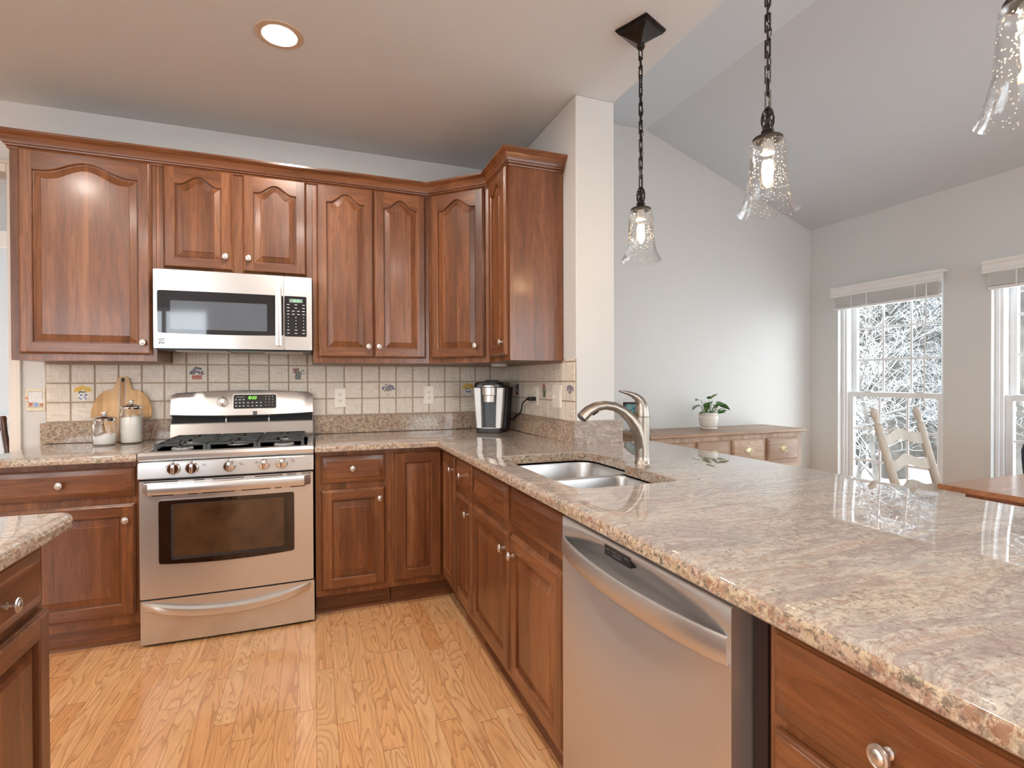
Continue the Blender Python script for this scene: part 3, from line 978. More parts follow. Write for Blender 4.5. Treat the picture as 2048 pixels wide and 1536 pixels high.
# left of the range (front frame at y = -0.60)
r = thing('base_cabinet', 'cherry base cabinet with one wide drawer over a door, left of the range', 'cabinet', (-0.602, -0.60, 0))
base_body(r, 0.592)
slab_drawer(r, 0.018, 0.577, 0.711, 0.848, (0.297, 0.781))
panel_door(r, 0.018, 0.577, 0.152, 0.675, (0.545, 0.603), bev=0.032)
# right of the range
r = thing('base_cabinet', 'cherry base cabinet with narrow drawer over one door, right of the range', 'cabinet', (0.772, -0.60, 0))
base_body(r, 0.392)
slab_drawer(r, 0.027, 0.356, 0.704, 0.850, (0.186, 0.780))
panel_door(r, 0.027, 0.358, 0.140, 0.669, (0.327, 0.611), bev=0.032)
# corner unit with two doors meeting at the inside corner
r = thing('corner_base_cabinet', 'cherry corner base cabinet whose two tall doors meet in the inside corner', 'cabinet', (1.165, -0.60, 0))
b = MB()
b.prism([(0.0, 0.0), (0.305, 0.0), (0.305, -0.288), (0.865, -0.288), (0.865, 0.595), (0.0, 0.595)], 0.105, 0.875)
b.build('carcass', CH, r, None)
b = MB()
b.prism([(0.002, 0.055), (0.36, 0.055), (0.36, -0.286), (0.86, -0.286), (0.86, 0.59), (0.002, 0.59)], 0.0, 0.1045)
b.loft([[(0.001, y, z) for y, z in ((0.055, 0.0), (0.041, 0.0), (0.043, 0.010), (0.055, 0.019))], [(0.343, y, z) for y, z in ((0.055, 0.0), (0.041, 0.0), (0.043, 0.010), (0.055, 0.019))]])
b.build('toe_kick', 'cherry_horizontal', r, None)
panel_door(r, 0.015, 0.280, 0.142, 0.850, None, st=0.058, bev=0.032)
d = panel_door(r, 0.0, 0.265, 0.142, 0.850, None, st=0.05, bev=0.03)
d.matrix_basis = Matrix.Translation((0.305, -0.012, 0)) @ Matrix.Rotation(-PI / 2, 4, 'Z')
knob(d, 0.24, 0.777, -0.022)

# peninsula run: fronts face -x (front frame at x = 1.47)
def pen(name, label, y0, w):
    r = thing(name, label, 'cabinet', (1.47, y0, 0), -PI / 2)
    if name != 'sink_base_cabinet':
        base_body(r, w, 0.575)
        return r
    base_body(r, w, 0.575, z1=0.66)
    b = MB()
    b.box(0.0, w, 0.0, 0.035, 0.6605, 0.875); b.box(0.0, 0.018, 0.0355, 0.575, 0.6605, 0.875); b.box(w - 0.018, w, 0.0355, 0.575, 0.6605, 0.875)
    b.build('top_rail', CH, r, None)
    return r
r = pen('base_cabinet', 'narrow cherry peninsula cabinet with small drawer over slim door, beside the corner cabinet', -0.890, 0.312)
slab_drawer(r, 0.020, 0.297, 0.708, 0.848, (0.165, 0.780))
panel_door(r, 0.020, 0.297, 0.142, 0.674, (0.262, 0.613), st=0.045, bev=0.028)
r = pen('sink_base_cabinet', 'wide cherry sink base with two false drawer fronts and two doors', -1.203, 0.962)
slab_drawer(r, 0.022, 0.478, 0.708, 0.849, name='false_front')
slab_drawer(r, 0.505, 0.955, 0.708, 0.849, name='false_front')
panel_door(r, 0.012, 0.488, 0.142, 0.673, (0.452, 0.605), bev=0.034)
panel_door(r, 0.512, 0.955, 0.142, 0.674, (0.552, 0.605), bev=0.034)
r = pen('drawer_cabinet', 'cherry drawer cabinet at the near end of the peninsula, past the dishwasher', -2.895, 0.425)
slab_drawer(r, 0.018, 0.406, 0.712, 0.852, (0.205, 0.775))
slab_drawer(r, 0.018, 0.406, 0.430, 0.690, (0.205, 0.575))
slab_drawer(r, 0.018, 0.406, 0.142, 0.408, (0.205, 0.29))
r = pen('base_cabinet', 'cherry peninsula cabinet beside the near end of the drawer cabinet, under the granite', -3.322, 0.55)
slab_drawer(r, 0.02, 0.53, 0.712, 0.852, (0.275, 0.78))
panel_door(r, 0.02, 0.53, 0.142, 0.674, (0.06, 0.6))

# island at the left edge: front faces +x (frame at x = 0.13)
r = thing('island_cabinet', 'cherry kitchen island cabinet with drawer over door, cut off at the left edge', 'cabinet', (0.13, -2.95, 0), PI / 2)
base_body(r, 1.035, 0.78)
slab_drawer(r, 0.555, 0.996, 0.712, 0.852, (0.82, 0.772))
panel_door(r, 0.555, 1.022, 0.142, 0.690, (0.60, 0.6))
slab_drawer(r, 0.05, 0.52, 0.712, 0.852, (0.285, 0.772))
panel_door(r, 0.05, 0.52, 0.142, 0.690, (0.48, 0.6))

# wall cabinets (front frame at y = -0.312, bottoms at 1.355)
ZU0, ZU1 = 1.355, 2.392
def upper(label, x0, w, z0=ZU0):
    r = thing('upper_cabinet', label, 'cabinet', (x0, -0.312, z0))
    b = MB(); b.box(0, w, 0.0, 0.309, 0, ZU1 - z0); b.build('carcass', CH, r, None)
    return r
r = upper('large single-door cherry wall cabinet with arched panel, left of the microwave', -0.605, 0.603)
panel_door(r, 0.036, 0.583, 0.032, 1.030, (0.548, 0.094), arch=0.055, rt=0.044, bev=0.03)
r = upper('short two-door cherry wall cabinet directly above the microwave', 0.0, 0.762, 1.828)
panel_door(r, 0.032, 0.358, 0.020, 0.558, (0.323, 0.094), arch=0.045, rt=0.047, bev=0.028)
panel_door(r, 0.406, 0.732, 0.020, 0.558, (0.436, 0.094), arch=0.045, rt=0.047, bev=0.028)
r = upper('tall two-door cherry wall cabinet right of the microwave', 0.764, 0.675)
panel_door(r, 0.022, 0.341, 0.030, 1.031, (0.308, 0.096), arch=0.052, rt=0.047, bev=0.028)
panel_door(r, 0.345, 0.653, 0.030, 1.031, (0.368, 0.096), arch=0.052, rt=0.047, bev=0.028)
r = thing('corner_upper_cabinet', 'diagonal cherry corner wall cabinet with one arched door', 'cabinet', (1.4405, -0.312, ZU0), -PI / 4)
b = MB()
cs, sn = cos(PI / 4), sin(PI / 4)
def loc45(x, y):
    dx, dy = x - 1.4405, y + 0.312
    return (dx * cs - dy * sn, dx * sn + dy * cs)
b.prism([loc45(*p) for p in ((1.4405, -0.312), (1.737, -0.6085), (2.047, -0.6085), (2.047, -0.003), (1.4405, -0.003))], 0, ZU1 - ZU0)
b.build('carcass', CH, r, None)
panel_door(r, 0.022, 0.392, 0.030, 1.031, (0.340, 0.098), arch=0.055, rt=0.047, bev=0.03)
r = thing('upper_cabinet', 'narrow cherry wall cabinet at the run end with plain reddish side panel', 'cabinet', (1.737, -0.610, ZU0), -PI / 2)
b = MB(); b.box(0, 0.345, 0, 0.309, 0, ZU1 - ZU0); b.build('carcass', CH, r, None)
panel_door(r, 0.042, 0.318, 0.030, 1.031, (0.285, 0.10), arch=0.05, rt=0.047, st=0.05, bev=0.028)
b = MB(); b.box(0.345, 0.348, 0.0, 0.309, 0.0, ZU1 - ZU0); b.build('side_panel', 'cherry_vertical', r, None)

# crown moulding swept along the cabinet tops
path = [(-0.605, -0.002), (-0.605, -0.312), (1.4405, -0.312), (1.737, -0.6085), (1.737, -0.958), (2.048, -0.958)]
def off_path(pts, d):
    out = []
    for i, p in enumerate(pts):
        ns = []
        for a, c in ((i - 1, i), (i, i + 1)):
            if 0 <= a and c < len(pts):
                e = (Vector(pts[c]) - Vector(pts[a])).normalized(); ns.append(Vector((e.y, -e.x)))
        if len(ns) == 1: m = ns[0] * d
        else:
            s = ns[0] + ns[1]; m = s * (d / (1 + ns[0].dot(ns[1])))
        q = Vector(p) + m
        out.append((q.x, q.y))
    return out
prof = [(0.0, 2.378), (0.007, 2.378), (0.009, 2.384), (0.007, 2.389), (0.014, 2.392), (0.0155, 2.398), (0.022, 2.401), (0.0235, 2.406), (0.028, 2.420), (0.037, 2.434), (0.050, 2.442), (0.052, 2.445), (0.056, 2.446), (0.056, 2.458), (0.0, 2.458)]
b = MB()
cols = [off_path(path, d) for d, _ in prof]
b.loft([[(cols[k][i][0], cols[k][i][1], prof[k][1]) for k in range(len(prof))] for i in range(len(path))])
single(b, 'crown_moulding', 'cherry_horizontal', 'dark cherry crown moulding stepping along the tops of the wall cabinets', 'moulding', (0.7, -0.31, 2.378), sharp=25)

# ---------------------------------------------------------------- granite
ZG0, ZG1 = 0.876, 0.914
def slab_edges(full=True):
    r = 0.017
    st = [(0.004, ZG0), (0.0, ZG0 + 0.004), (0.0, ZG1 - r)]
    for k in range(1, 6):
        a = PI / 2 * k / 5
        st.append((r - r * cos(a), ZG1 - r + r * sin(a)))
    return st
def granite_slab(poly, label, loc, hole=None):
    b = MB()
    st = slab_edges()
    if hole is None:
        b.prof(poly, st)
    else:
        b.prof(poly, st, False, False)
        hs = [(-0.0, ZG0), (0.0, ZG1 - 0.003), (-0.003, ZG1)]
        b.loft([[(x, y, z) for x, y in (offset_poly(hole, i) if i else hole)] for i, z in hs], False, False)
        for outer, inner, z in ((offset_poly(poly, st[-1][0]), offset_poly(hole, -0.003), ZG1), (offset_poly(poly, st[0][0]), hole, ZG0)):
            es = []
            for lp in (outer, inner):
                vs = [b.bm.verts.new((x, y, z)) for x, y in lp]
                es += [b.bm.edges.new((vs[i], vs[(i + 1) % len(vs)])) for i in range(len(vs))]
            bmesh.ops.triangle_fill(b.bm, use_beauty=True, edges=es)
        bmesh.ops.remove_doubles(b.bm, verts=b.bm.verts[:], dist=0.00005)
    o = single(b, 'granite_worktop', ['granite', 'granite_edge'], label, 'worktop', loc, sharp=30)
    for p in o.data.polygons:
        if abs(p.normal.z) < 0.62: p.material_index = 1
    return o
granite_slab(rect(-0.612, -0.006, -0.660, -0.002), 'short granite worktop left of the range, carrying the two glass jars', (-0.31, -0.33, ZG0))
HOLE = round_poly([(1.522, -2.118), (1.905, -2.118), (1.915, -1.765), (1.965, -1.715), (1.968, -1.375), (1.522, -1.375)], [0.07, 0.045, 0.02, 0.025, 0.10, 0.06], 7)
L = [(0.769, -0.657)] + round_poly([(0.769, -0.657), (1.412, -0.657), (1.412, -3.90)], [0, 0.018, 0], 4)[1:-1] + [(1.412, -3.90), (2.515, -3.90), (2.515, -1.088), (2.300, -1.088), (2.300, -1.108), (2.048, -1.108), (2.048, -0.002), (0.769, -0.002)]
seen = []
for p in L:
    if not seen or (Vector(p) - Vector(seen[-1])).length > 1e-4: seen.append(p)
granite_slab(seen, 'long L-shaped granite worktop running from the range along the peninsula, holding the sink', (1.7, -1.9, ZG0), HOLE)
isl = round_poly([(-0.75, -3.00), (0.192, -3.00), (0.192, -1.868), (-0.75, -1.868)], [0.03, 0.03, 0.055, 0.03], 7)
granite_slab(isl, 'granite island worktop with rounded corner, at the left edge', (-0.28, -2.4, ZG0))
def upstand(label, poly, z1=1.024):
    b = MB(); b.prof(poly, [(0, ZG1 + 0.0005), (0, z1 - 0.002), (0.002, z1)])
    c = (sum(p[0] for p in poly) / len(poly), sum(p[1] for p in poly) / len(poly), ZG1)
    single(b, 'granite_upstand', 'granite' if 'block' in label else 'granite_edge', label, 'backsplash', c, sharp=30)
upstand('granite upstand strip behind the glass jars', rect(-0.610, -0.004, -0.0205, -0.0005))
upstand('granite upstand strip between range and coffee maker along the back wall', rect(0.770, 2.028, -0.0205, -0.0005))
upstand('granite upstand strip along the side wall beside the coffee maker cord', rect(2.0285, 2.0495, -1.1045, -0.0005))
upstand('pale granite block capping the end of the partition behind the faucet', rect(2.030, 2.316, -1.1275, -1.1065), 1.036)

# ---------------------------------------------------------------- tiled backsplash
X0T, PX, Z0T, PZ, PY = -0.59, 0.11, 1.028, 0.106, 0.1105
FLOW = {}
def splash_back():
    r = thing('tile_backsplash', 'beige stone tile backsplash behind range and counters, with painted flower tiles', 'backsplash', (0.7, 0, 1.024))
    b = MB(); b.box(-0.591, -0.001, -0.004, -0.0005, 1.0245, 1.3545); b.box(0.763, 2.0455, -0.004, -0.0005, 1.0245, 1.3545); b.box(-0.001, 0.763, -0.004, -0.0005, 0.93, 1.418)
    b.box(2.046, 2.0497, -1.1045, -0.004, 1.0245, 1.3545); b.box(2.0465, 2.0497, -1.1045, -0.962, 1.35, 1.362)
    b.build('grout', 'grout', r, None, local=False)
    g = 0.0035
    b = MB()
    sp = {(6, 2), (11, 2), (1, 1), (16, 1), (21, 1)}
    for i in range(24):
        xa, xb = X0T + i * PX + g, X0T + (i + 1) * PX - g
        over = 0.0 < (xa + xb) / 2 < 0.762
        for k in range(-1, 4):
            if (i, k) in sp: continue
            za, zb = Z0T + k * PZ + g, Z0T + (k + 1) * PZ - g
            ca, cb = max(xa, 0.0015), min(xb, 0.7605)      # the part of a tile behind the range and under the microwave
            if k in (-1, 3):
                if cb - ca > 0.012: b.box(ca, cb, -0.0095, -0.0035, za, min(zb, 1.417), 0.0018, 1)
                if k == -1 or cb - ca > 0.012: continue
                zb = min(zb, 1.3545)
            if zb - za < 0.006: continue
            b.box(xa, xb, -0.0095, -0.0035, za, zb, 0.0018, 1)
    sps = {(2, 1), (6, 1), (9, 1)}
    for i in range(10):
        ya, yb = -(i + 1) * PY + g, -i * PY - g
        for k in range(0, 4):
            if (i, k) in sps: continue
            za, zb = Z0T + k * PZ + g, min(Z0T + (k + 1) * PZ - g, 1.361 if i == 9 else 1.3545)
            if zb - za < 0.006: continue
            b.box(2.0405, 2.0465, ya, yb, za, zb, 0.0018, 1)
    b.build('tiles', 'stone_tile', r, 30, local=False)
    cols = ['stone_tile', 'print_yellow', 'print_blue', 'print_white', 'print_green', 'print_red', 'print_mauve', 'print_terracotta', 'print_slate', 'print_grey']
    def flower_tile(kind, cx, cz, side=False, seed=0):
        rg = random.Random(seed)
        b = MB()
        w, h = PX / 2 - g, PZ / 2 - g
        b.box(-w, w, -0.0060, 0.0, -h, h, 0.0018, 1)
        lay = [0]
        def blob(x, z, rx, rz, m, n=10):
            lay[0] += 1
            y = -0.0062 - lay[0] * 0.000006
            b.slot(m); b.face([(x + rx * cos(2 * PI * i / n), y, z + rz * sin(2 * PI * i / n)) for i in range(n)])
        def poly(pts, m):
            lay[0] += 1
            y = -0.0062 - lay[0] * 0.000006
            b.slot(m); b.face([(x, y, z) for x, z in pts])
        if kind == 'vase':
            for i in range(70):
                a = rg.uniform(0, PI); q = rg.uniform(0.2, 1) ** 0.6
                blob(0.040 * q * cos(a), 0.008 + 0.030 * q * sin(a), 0.0055, 0.0045, 1, 7)
            for i in range(14): blob(rg.uniform(-0.017, 0.017), rg.uniform(-0.001, 0.008), 0.004, 0.003, 4, 6)
            blob(0, -0.022, 0.024, 0.020, 3, 18)
            poly([(-0.014, -0.008), (0.014, -0.008), (0.012, 0.0), (-0.012, 0.0)], 3)
            for i in range(8): blob(rg.uniform(-0.018, 0.018), rg.uniform(-0.034, -0.010), 0.0045, 0.0045, 2, 7)
        elif kind == 'basket':
            for i in range(46):
                a = rg.uniform(0.05, PI - 0.05); q = rg.uniform(0.15, 1) ** 0.6
                blob(0.037 * q * cos(a), -0.006 + 0.042 * q * sin(a), 0.006, 0.0055, rg.choice([6, 8, 2, 8, 6, 4]), 7)
            poly([(-0.026, -0.034), (0.022, -0.034), (0.027, -0.008), (-0.027, -0.008)], 7)
            for x in (-0.018, -0.003, 0.012): blob(x, -0.020, 0.004, 0.004, 5, 7)
        elif kind == 'pot':
            for i in range(26):
                blob(rg.uniform(-0.028, 0.004), rg.uniform(0.008, 0.032), 0.0045, 0.005, rg.choice([5, 7, 6]), 6)
            for i in range(26):
                blob(rg.uniform(-0.012, 0.034), rg.uniform(-0.010, 0.020), 0.0055, 0.0045, rg.choice([4, 9, 4]), 6)
            poly([(-0.017, -0.036), (0.015, -0.036), (0.018, -0.010), (-0.019, -0.010)], 9)
            for i in range(6): blob(rg.uniform(-0.012, 0.010), rg.uniform(-0.032, -0.014), 0.0035, 0.0035, 8, 6)
        elif kind == 'topiary':
            for i in range(80):
                a = rg.uniform(-0.15, PI + 0.15); q = rg.uniform(0.05, 1) ** 0.5
                blob(0.041 * q * cos(a), 0.006 + 0.030 * q * sin(a), 0.0042, 0.0042, rg.choice([8, 2, 9, 6, 9]), 6)
            for i in range(20): blob(rg.uniform(-0.02, 0.02), rg.uniform(-0.008, 0.006), 0.005, 0.004, 9, 6)
            poly([(-0.0015, -0.034), (0.0015, -0.034), (0.003, -0.008), (0.001, -0.008)], 6)
            poly([(-0.010, -0.038), (0.006, -0.039), (0.004, -0.035), (-0.008, -0.035)], 9)
        elif kind == 'red_pot':
            for i in range(50):
                blob(rg.uniform(-0.027, 0.027), rg.uniform(-0.006, 0.036), 0.0055, 0.005, rg.choice([2, 8, 6, 4]), 6)
            poly([(-0.018, -0.038), (0.018, -0.038), (0.023, -0.012), (-0.023, -0.012)], 5)
        elif kind == 'green_pot':
            for i in range(24): blob(rg.uniform(-0.020, 0.020), rg.uniform(0.010, 0.038), 0.005, 0.005, rg.choice([5, 7]), 6)
            for i in range(30): blob(rg.uniform(-0.026, 0.026), rg.uniform(-0.012, 0.014), 0.005, 0.005, rg.choice([8, 4, 9, 6]), 6)
            poly([(-0.014, -0.040), (0.014, -0.040), (0.017, -0.012), (-0.017, -0.012)], 4)
        o = b.build('flower_tile', cols, r, None)
        if side:
            mw = Matrix.Translation((2.0465, cx, cz)) @ Matrix.Rotation(-PI / 2, 4, 'Z')
        else:
            mw = Matrix.Translation((cx, -0.0035, cz))
        o.matrix_basis = r.matrix_basis.inverted() @ mw
        return o
    zc = lambda k: Z0T + (k + 0.5) * PZ
    xc = lambda i: X0T + (i + 0.5) * PX
    yc = lambda i: -(i + 0.5) * PY
    for kind, i, k, s, lb in (('vase', 1, 1, 1, 'tile painted with yellow flowers in a blue-white vase'), ('basket', 6, 2, 2, 'tile painted with blue flowers in a terracotta box'),
                              ('pot', 11, 2, 3, 'tile painted with pink flowers in a grey pot'), ('topiary', 16, 1, 4, 'tile painted with a lavender topiary'), ('vase', 21, 1, 5, 'tile painted with yellow flowers beside the coffee maker')):
        flower_tile(kind, xc(i), zc(k), False, s)['label'] = lb
    for kind, i, s, lb in (('red_pot', 2, 6, 'tile painted with blue flowers in a red pot'), ('green_pot', 6, 7, 'tile painted with red flowers in a green pot'), ('topiary', 9, 8, 'tile painted with a dark topiary')):
        flower_tile(kind, yc(i), zc(1), True, s)['label'] = lb
splash_back()

# small painted plaque left of the tiles
r = thing('painted_plaque', 'small picture tile of potted flowers stuck to the wall left of the backsplash', 'plaque', (-0.6345, -0.0005, 1.092))
b = MB(); b.box(-0.042, 0.0425, -0.007, 0.0, 0.0, 0.121, 0.002, 1); b.build('tile', 'print_cream', r, 30)
b = MB(); rg = random.Random(4)
def bl(x, z, rx, rz, m, k=[0], n=9):
    k[0] += 1; y = -0.0072 - k[0] * 0.000008
    b.slot(m); b.face([(x + rx * cos(2 * PI * i / n), y, z + rz * sin(2 * PI * i / n)) for i in range(n)])
def pq(pts, m, k=[60]):
    k[0] += 1; y = -0.0072 - k[0] * 0.000008
    b.slot(m); b.face([(x, y, z) for x, z in pts])
pq([(-0.030, 0.045), (0.030, 0.045), (0.030, 0.104), (-0.030, 0.104)], 3)
for p in ((-0.031, 0.105, 0.031, 0.103), (-0.031, 0.06, -0.0295, 0.105), (0.0295, 0.06, 0.031, 0.105), (-0.036, 0.020, 0.038, 0.018)):
    pq([(p[0], p[1]), (p[2], p[1]), (p[2], p[3]), (p[0], p[3])], 4)
for i in range(16): bl(rg.uniform(-0.025, 0.036), rg.uniform(0.055, 0.100), 0.0025, 0.002, 4)
for i in range(12): bl(-0.025 + rg.uniform(-0.014, 0.014), 0.068 + rg.uniform(-0.008, 0.010), 0.006, 0.005, 0)
for i in range(8): bl(-0.022 + rg.uniform(-0.010, 0.010), 0.055 + rg.uniform(-0.007, 0.005), 0.005, 0.004, 1)
pq([(-0.028, 0.024), (-0.012, 0.024), (-0.010, 0.046), (-0.030, 0.046)], 5)
for i in range(10): bl(0.005 + rg.uniform(-0.012, 0.012), 0.048 + rg.uniform(-0.004, 0.006), 0.004, 0.004, 6)
pq([(-0.006, 0.022), (0.014, 0.022), (0.016, 0.042), (-0.008, 0.042)], 2)
pq([(0.020, 0.024), (0.034, 0.024), (0.036, 0.040), (0.018, 0.040)], 5)
b.build('printed_picture', ['print_orange', 'print_green', 'print_skyblue', 'print_white', 'print_grey', 'print_terracotta', 'print_mauve'], r, None)

# outlets and switch
def outlet(label, loc, rotz=0.0, w=0.066, h=0.118, switch=False):
    r = thing('wall_outlet' if not switch else 'switch_plate', label, 'electrical outlet' if not switch else 'light switch', loc, rotz)
    z = -h / 2
    b = MB(); b.plate(-w / 2, w / 2, z, z + h, 0.004, lambda x: -0.0055 + 0.002 * (abs(x) / (w / 2)) ** 4, 0.0055, 8); b.build('cover_plate', 'ivory_plastic', r)
    if not switch:
        for zz in (0.0195, -0.0195):
            b = MB(); b.prism(rrect(-0.017, 0.017, zz - 0.0135, zz + 0.0135, 0.011), -0.0075, -0.0050, 'y'); s = b.build('socket', 'ivory_plastic', r)
            b = MB()
            for x in (-0.0065, 0.0065): b.box(x - 0.0012, x + 0.0012, -0.0079, -0.0074, zz - 0.001, zz + 0.008)
            b.prism([(0.0028 * cos(i * PI / 4), zz - 0.007 + 0.0028 * sin(i * PI / 4)) for i in range(8)], -0.0079, -0.0074, 'y')
            b.build('slots', 'slot_black', s, None)
        b = MB(); b.prism([(0.002 * cos(i * PI / 4), 0.002 * sin(i * PI / 4)) for i in range(8)], -0.0066, -0.005, 'y'); b.build('screw', 'satin_nickel', r)
    else:
        b = MB(); b.box(-0.0285 - 0.0055, -0.0285 + 0.0055, -0.0062, -0.005, -0.013, 0.013)
        b.loft([[(-0.0285 + sx * 0.0035, -0.005, -0.002 + sz * 0.006) for sx, sz in ((-1, -1), (1, -1), (1, 1), (-1, 1))], [(-0.0285 + sx * 0.003, -0.019, -0.008 + sz * 0.003) for sx, sz in ((-1, -1), (1, -1), (1, 1), (-1, 1))]])
        b.build('toggle', 'ivory_plastic', r)
        b = MB(); b.prism(rrect(0.0135, 0.046, -0.033, 0.033, 0.003), -0.0085, -0.005, 'y'); b.build('rocker', 'ivory_plastic', r)
        b = MB()
        for zz in (-0.048, 0.048): b.prism([(-0.0285 + 0.002 * cos(i * PI / 4), zz + 0.002 * sin(i * PI / 4)) for i in range(8)], -0.0066, -0.005, 'y')
        b.build('screws', 'satin_nickel', r)
    return r
outlet('cream double outlet on the tiles nearest the range', (0.925, -0.0095, 1.140))
outlet('cream double outlet on the back tiles nearest the coffee maker', (1.499, -0.0095, 1.150))
outlet('cream outlet on the side wall with the coffee maker plug in it', (2.0405, -0.600, 1.154), -PI / 2)
outlet('cream two-gang switch plate with toggle on the side wall tiles', (2.0405, -0.893, 1.158), -PI / 2, 0.116, 0.126, True)

# ---------------------------------------------------------------- range
def text(body, size, parent, loc, m, name, rot=(PI / 2, 0, 0), shear=0.0, ext=0.0002, sx=1.0):
    cu = bpy.data.curves.new(name, 'FONT')
    cu.body = body; cu.size = size; cu.extrude = ext; cu.shear = shear
    cu.align_x = 'CENTER'; cu.align_y = 'CENTER'
    tmp = bpy.data.objects.new(name + '_tmp', cu)
    me = bpy.data.meshes.new_from_object(tmp)
    bpy.data.objects.remove(tmp)
    me.materials.clear(); me.materials.append(M[m])
    o = bpy.data.objects.new(name, me)
    C.objects.link(o); o.parent = parent
    o.matrix_basis = Matrix.Translation(loc) @ Matrix.Rotation(rot[2], 4, 'Z') @ Matrix.Rotation(rot[0], 4, 'X') @ Matrix.Scale(sx, 4, (1, 0, 0))
    return o

def seven_seg(body, parent, x, y, z, h, m, name):
    """digits made of seven-segment bars facing -y, slanted like a clock"""
    SEG = {'0': 'abcdef', '1': 'bc', '2': 'abged', '3': 'abgcd'}
    b = MB(); w = h * 0.5; t = h * 0.13
    cx = x
    for ch in body:
        if ch == ':':
            for zz in (0.3, 0.7):
                b.box(cx + w * 0.1 + zz * h * 0.12 - t / 2, cx + w * 0.1 + zz * h * 0.12 + t / 2, y, y + 0.0004, z + h * zz - t / 2, z + h * zz + t / 2)
            cx += w * 0.45; continue
        for s in SEG[ch]:
            q = {'a': (0, 1, w, 1), 'g': (0, .5, w, .5), 'd': (0, 0, w, 0), 'f': (0, .5, 0, 1), 'b': (w, .5, w, 1), 'e': (0, 0, 0, .5), 'c': (w, 0, w, .5)}[s]
            xa, za, xb, zb = q[0], q[1] * h, q[2], q[3] * h
            sh = lambda zz: zz * 0.14
            if za == zb: pts = [(xa, za - t / 2), (xb, za - t / 2), (xb, za + t / 2), (xa, za + t / 2)]
            else: pts = [(xa - t / 2, za), (xa + t / 2, za), (xb + t / 2, zb), (xb - t / 2, zb)]
            b.prism([(cx + px + sh(pz), z + pz) for px, pz in pts], y, y + 0.0004, 'y')
        cx += w * 1.55
    return b.build(name, m, parent, None)

def emblem(parent, x, y, z, s, name='emblem'):
    b = MB()
    for k in range(3):
        zz = z + s * (0.9 - 0.20 * k)
        b.box(x, x + s, y, y + 0.0006, zz - s * 0.055, zz + s * 0.055)
    for k in range(3):
        x0 = x + s * (0.02 + 0.31 * k)
        b.prism([(x0, z + s * 0.0), (x0 + s * 0.17, z), (x0 + s * 0.36, z + s * 0.36), (x0 + s * 0.15, z + s * 0.36)], y, y + 0.0006, 'y')
    return b.build(name, 'slot_black', parent, None)

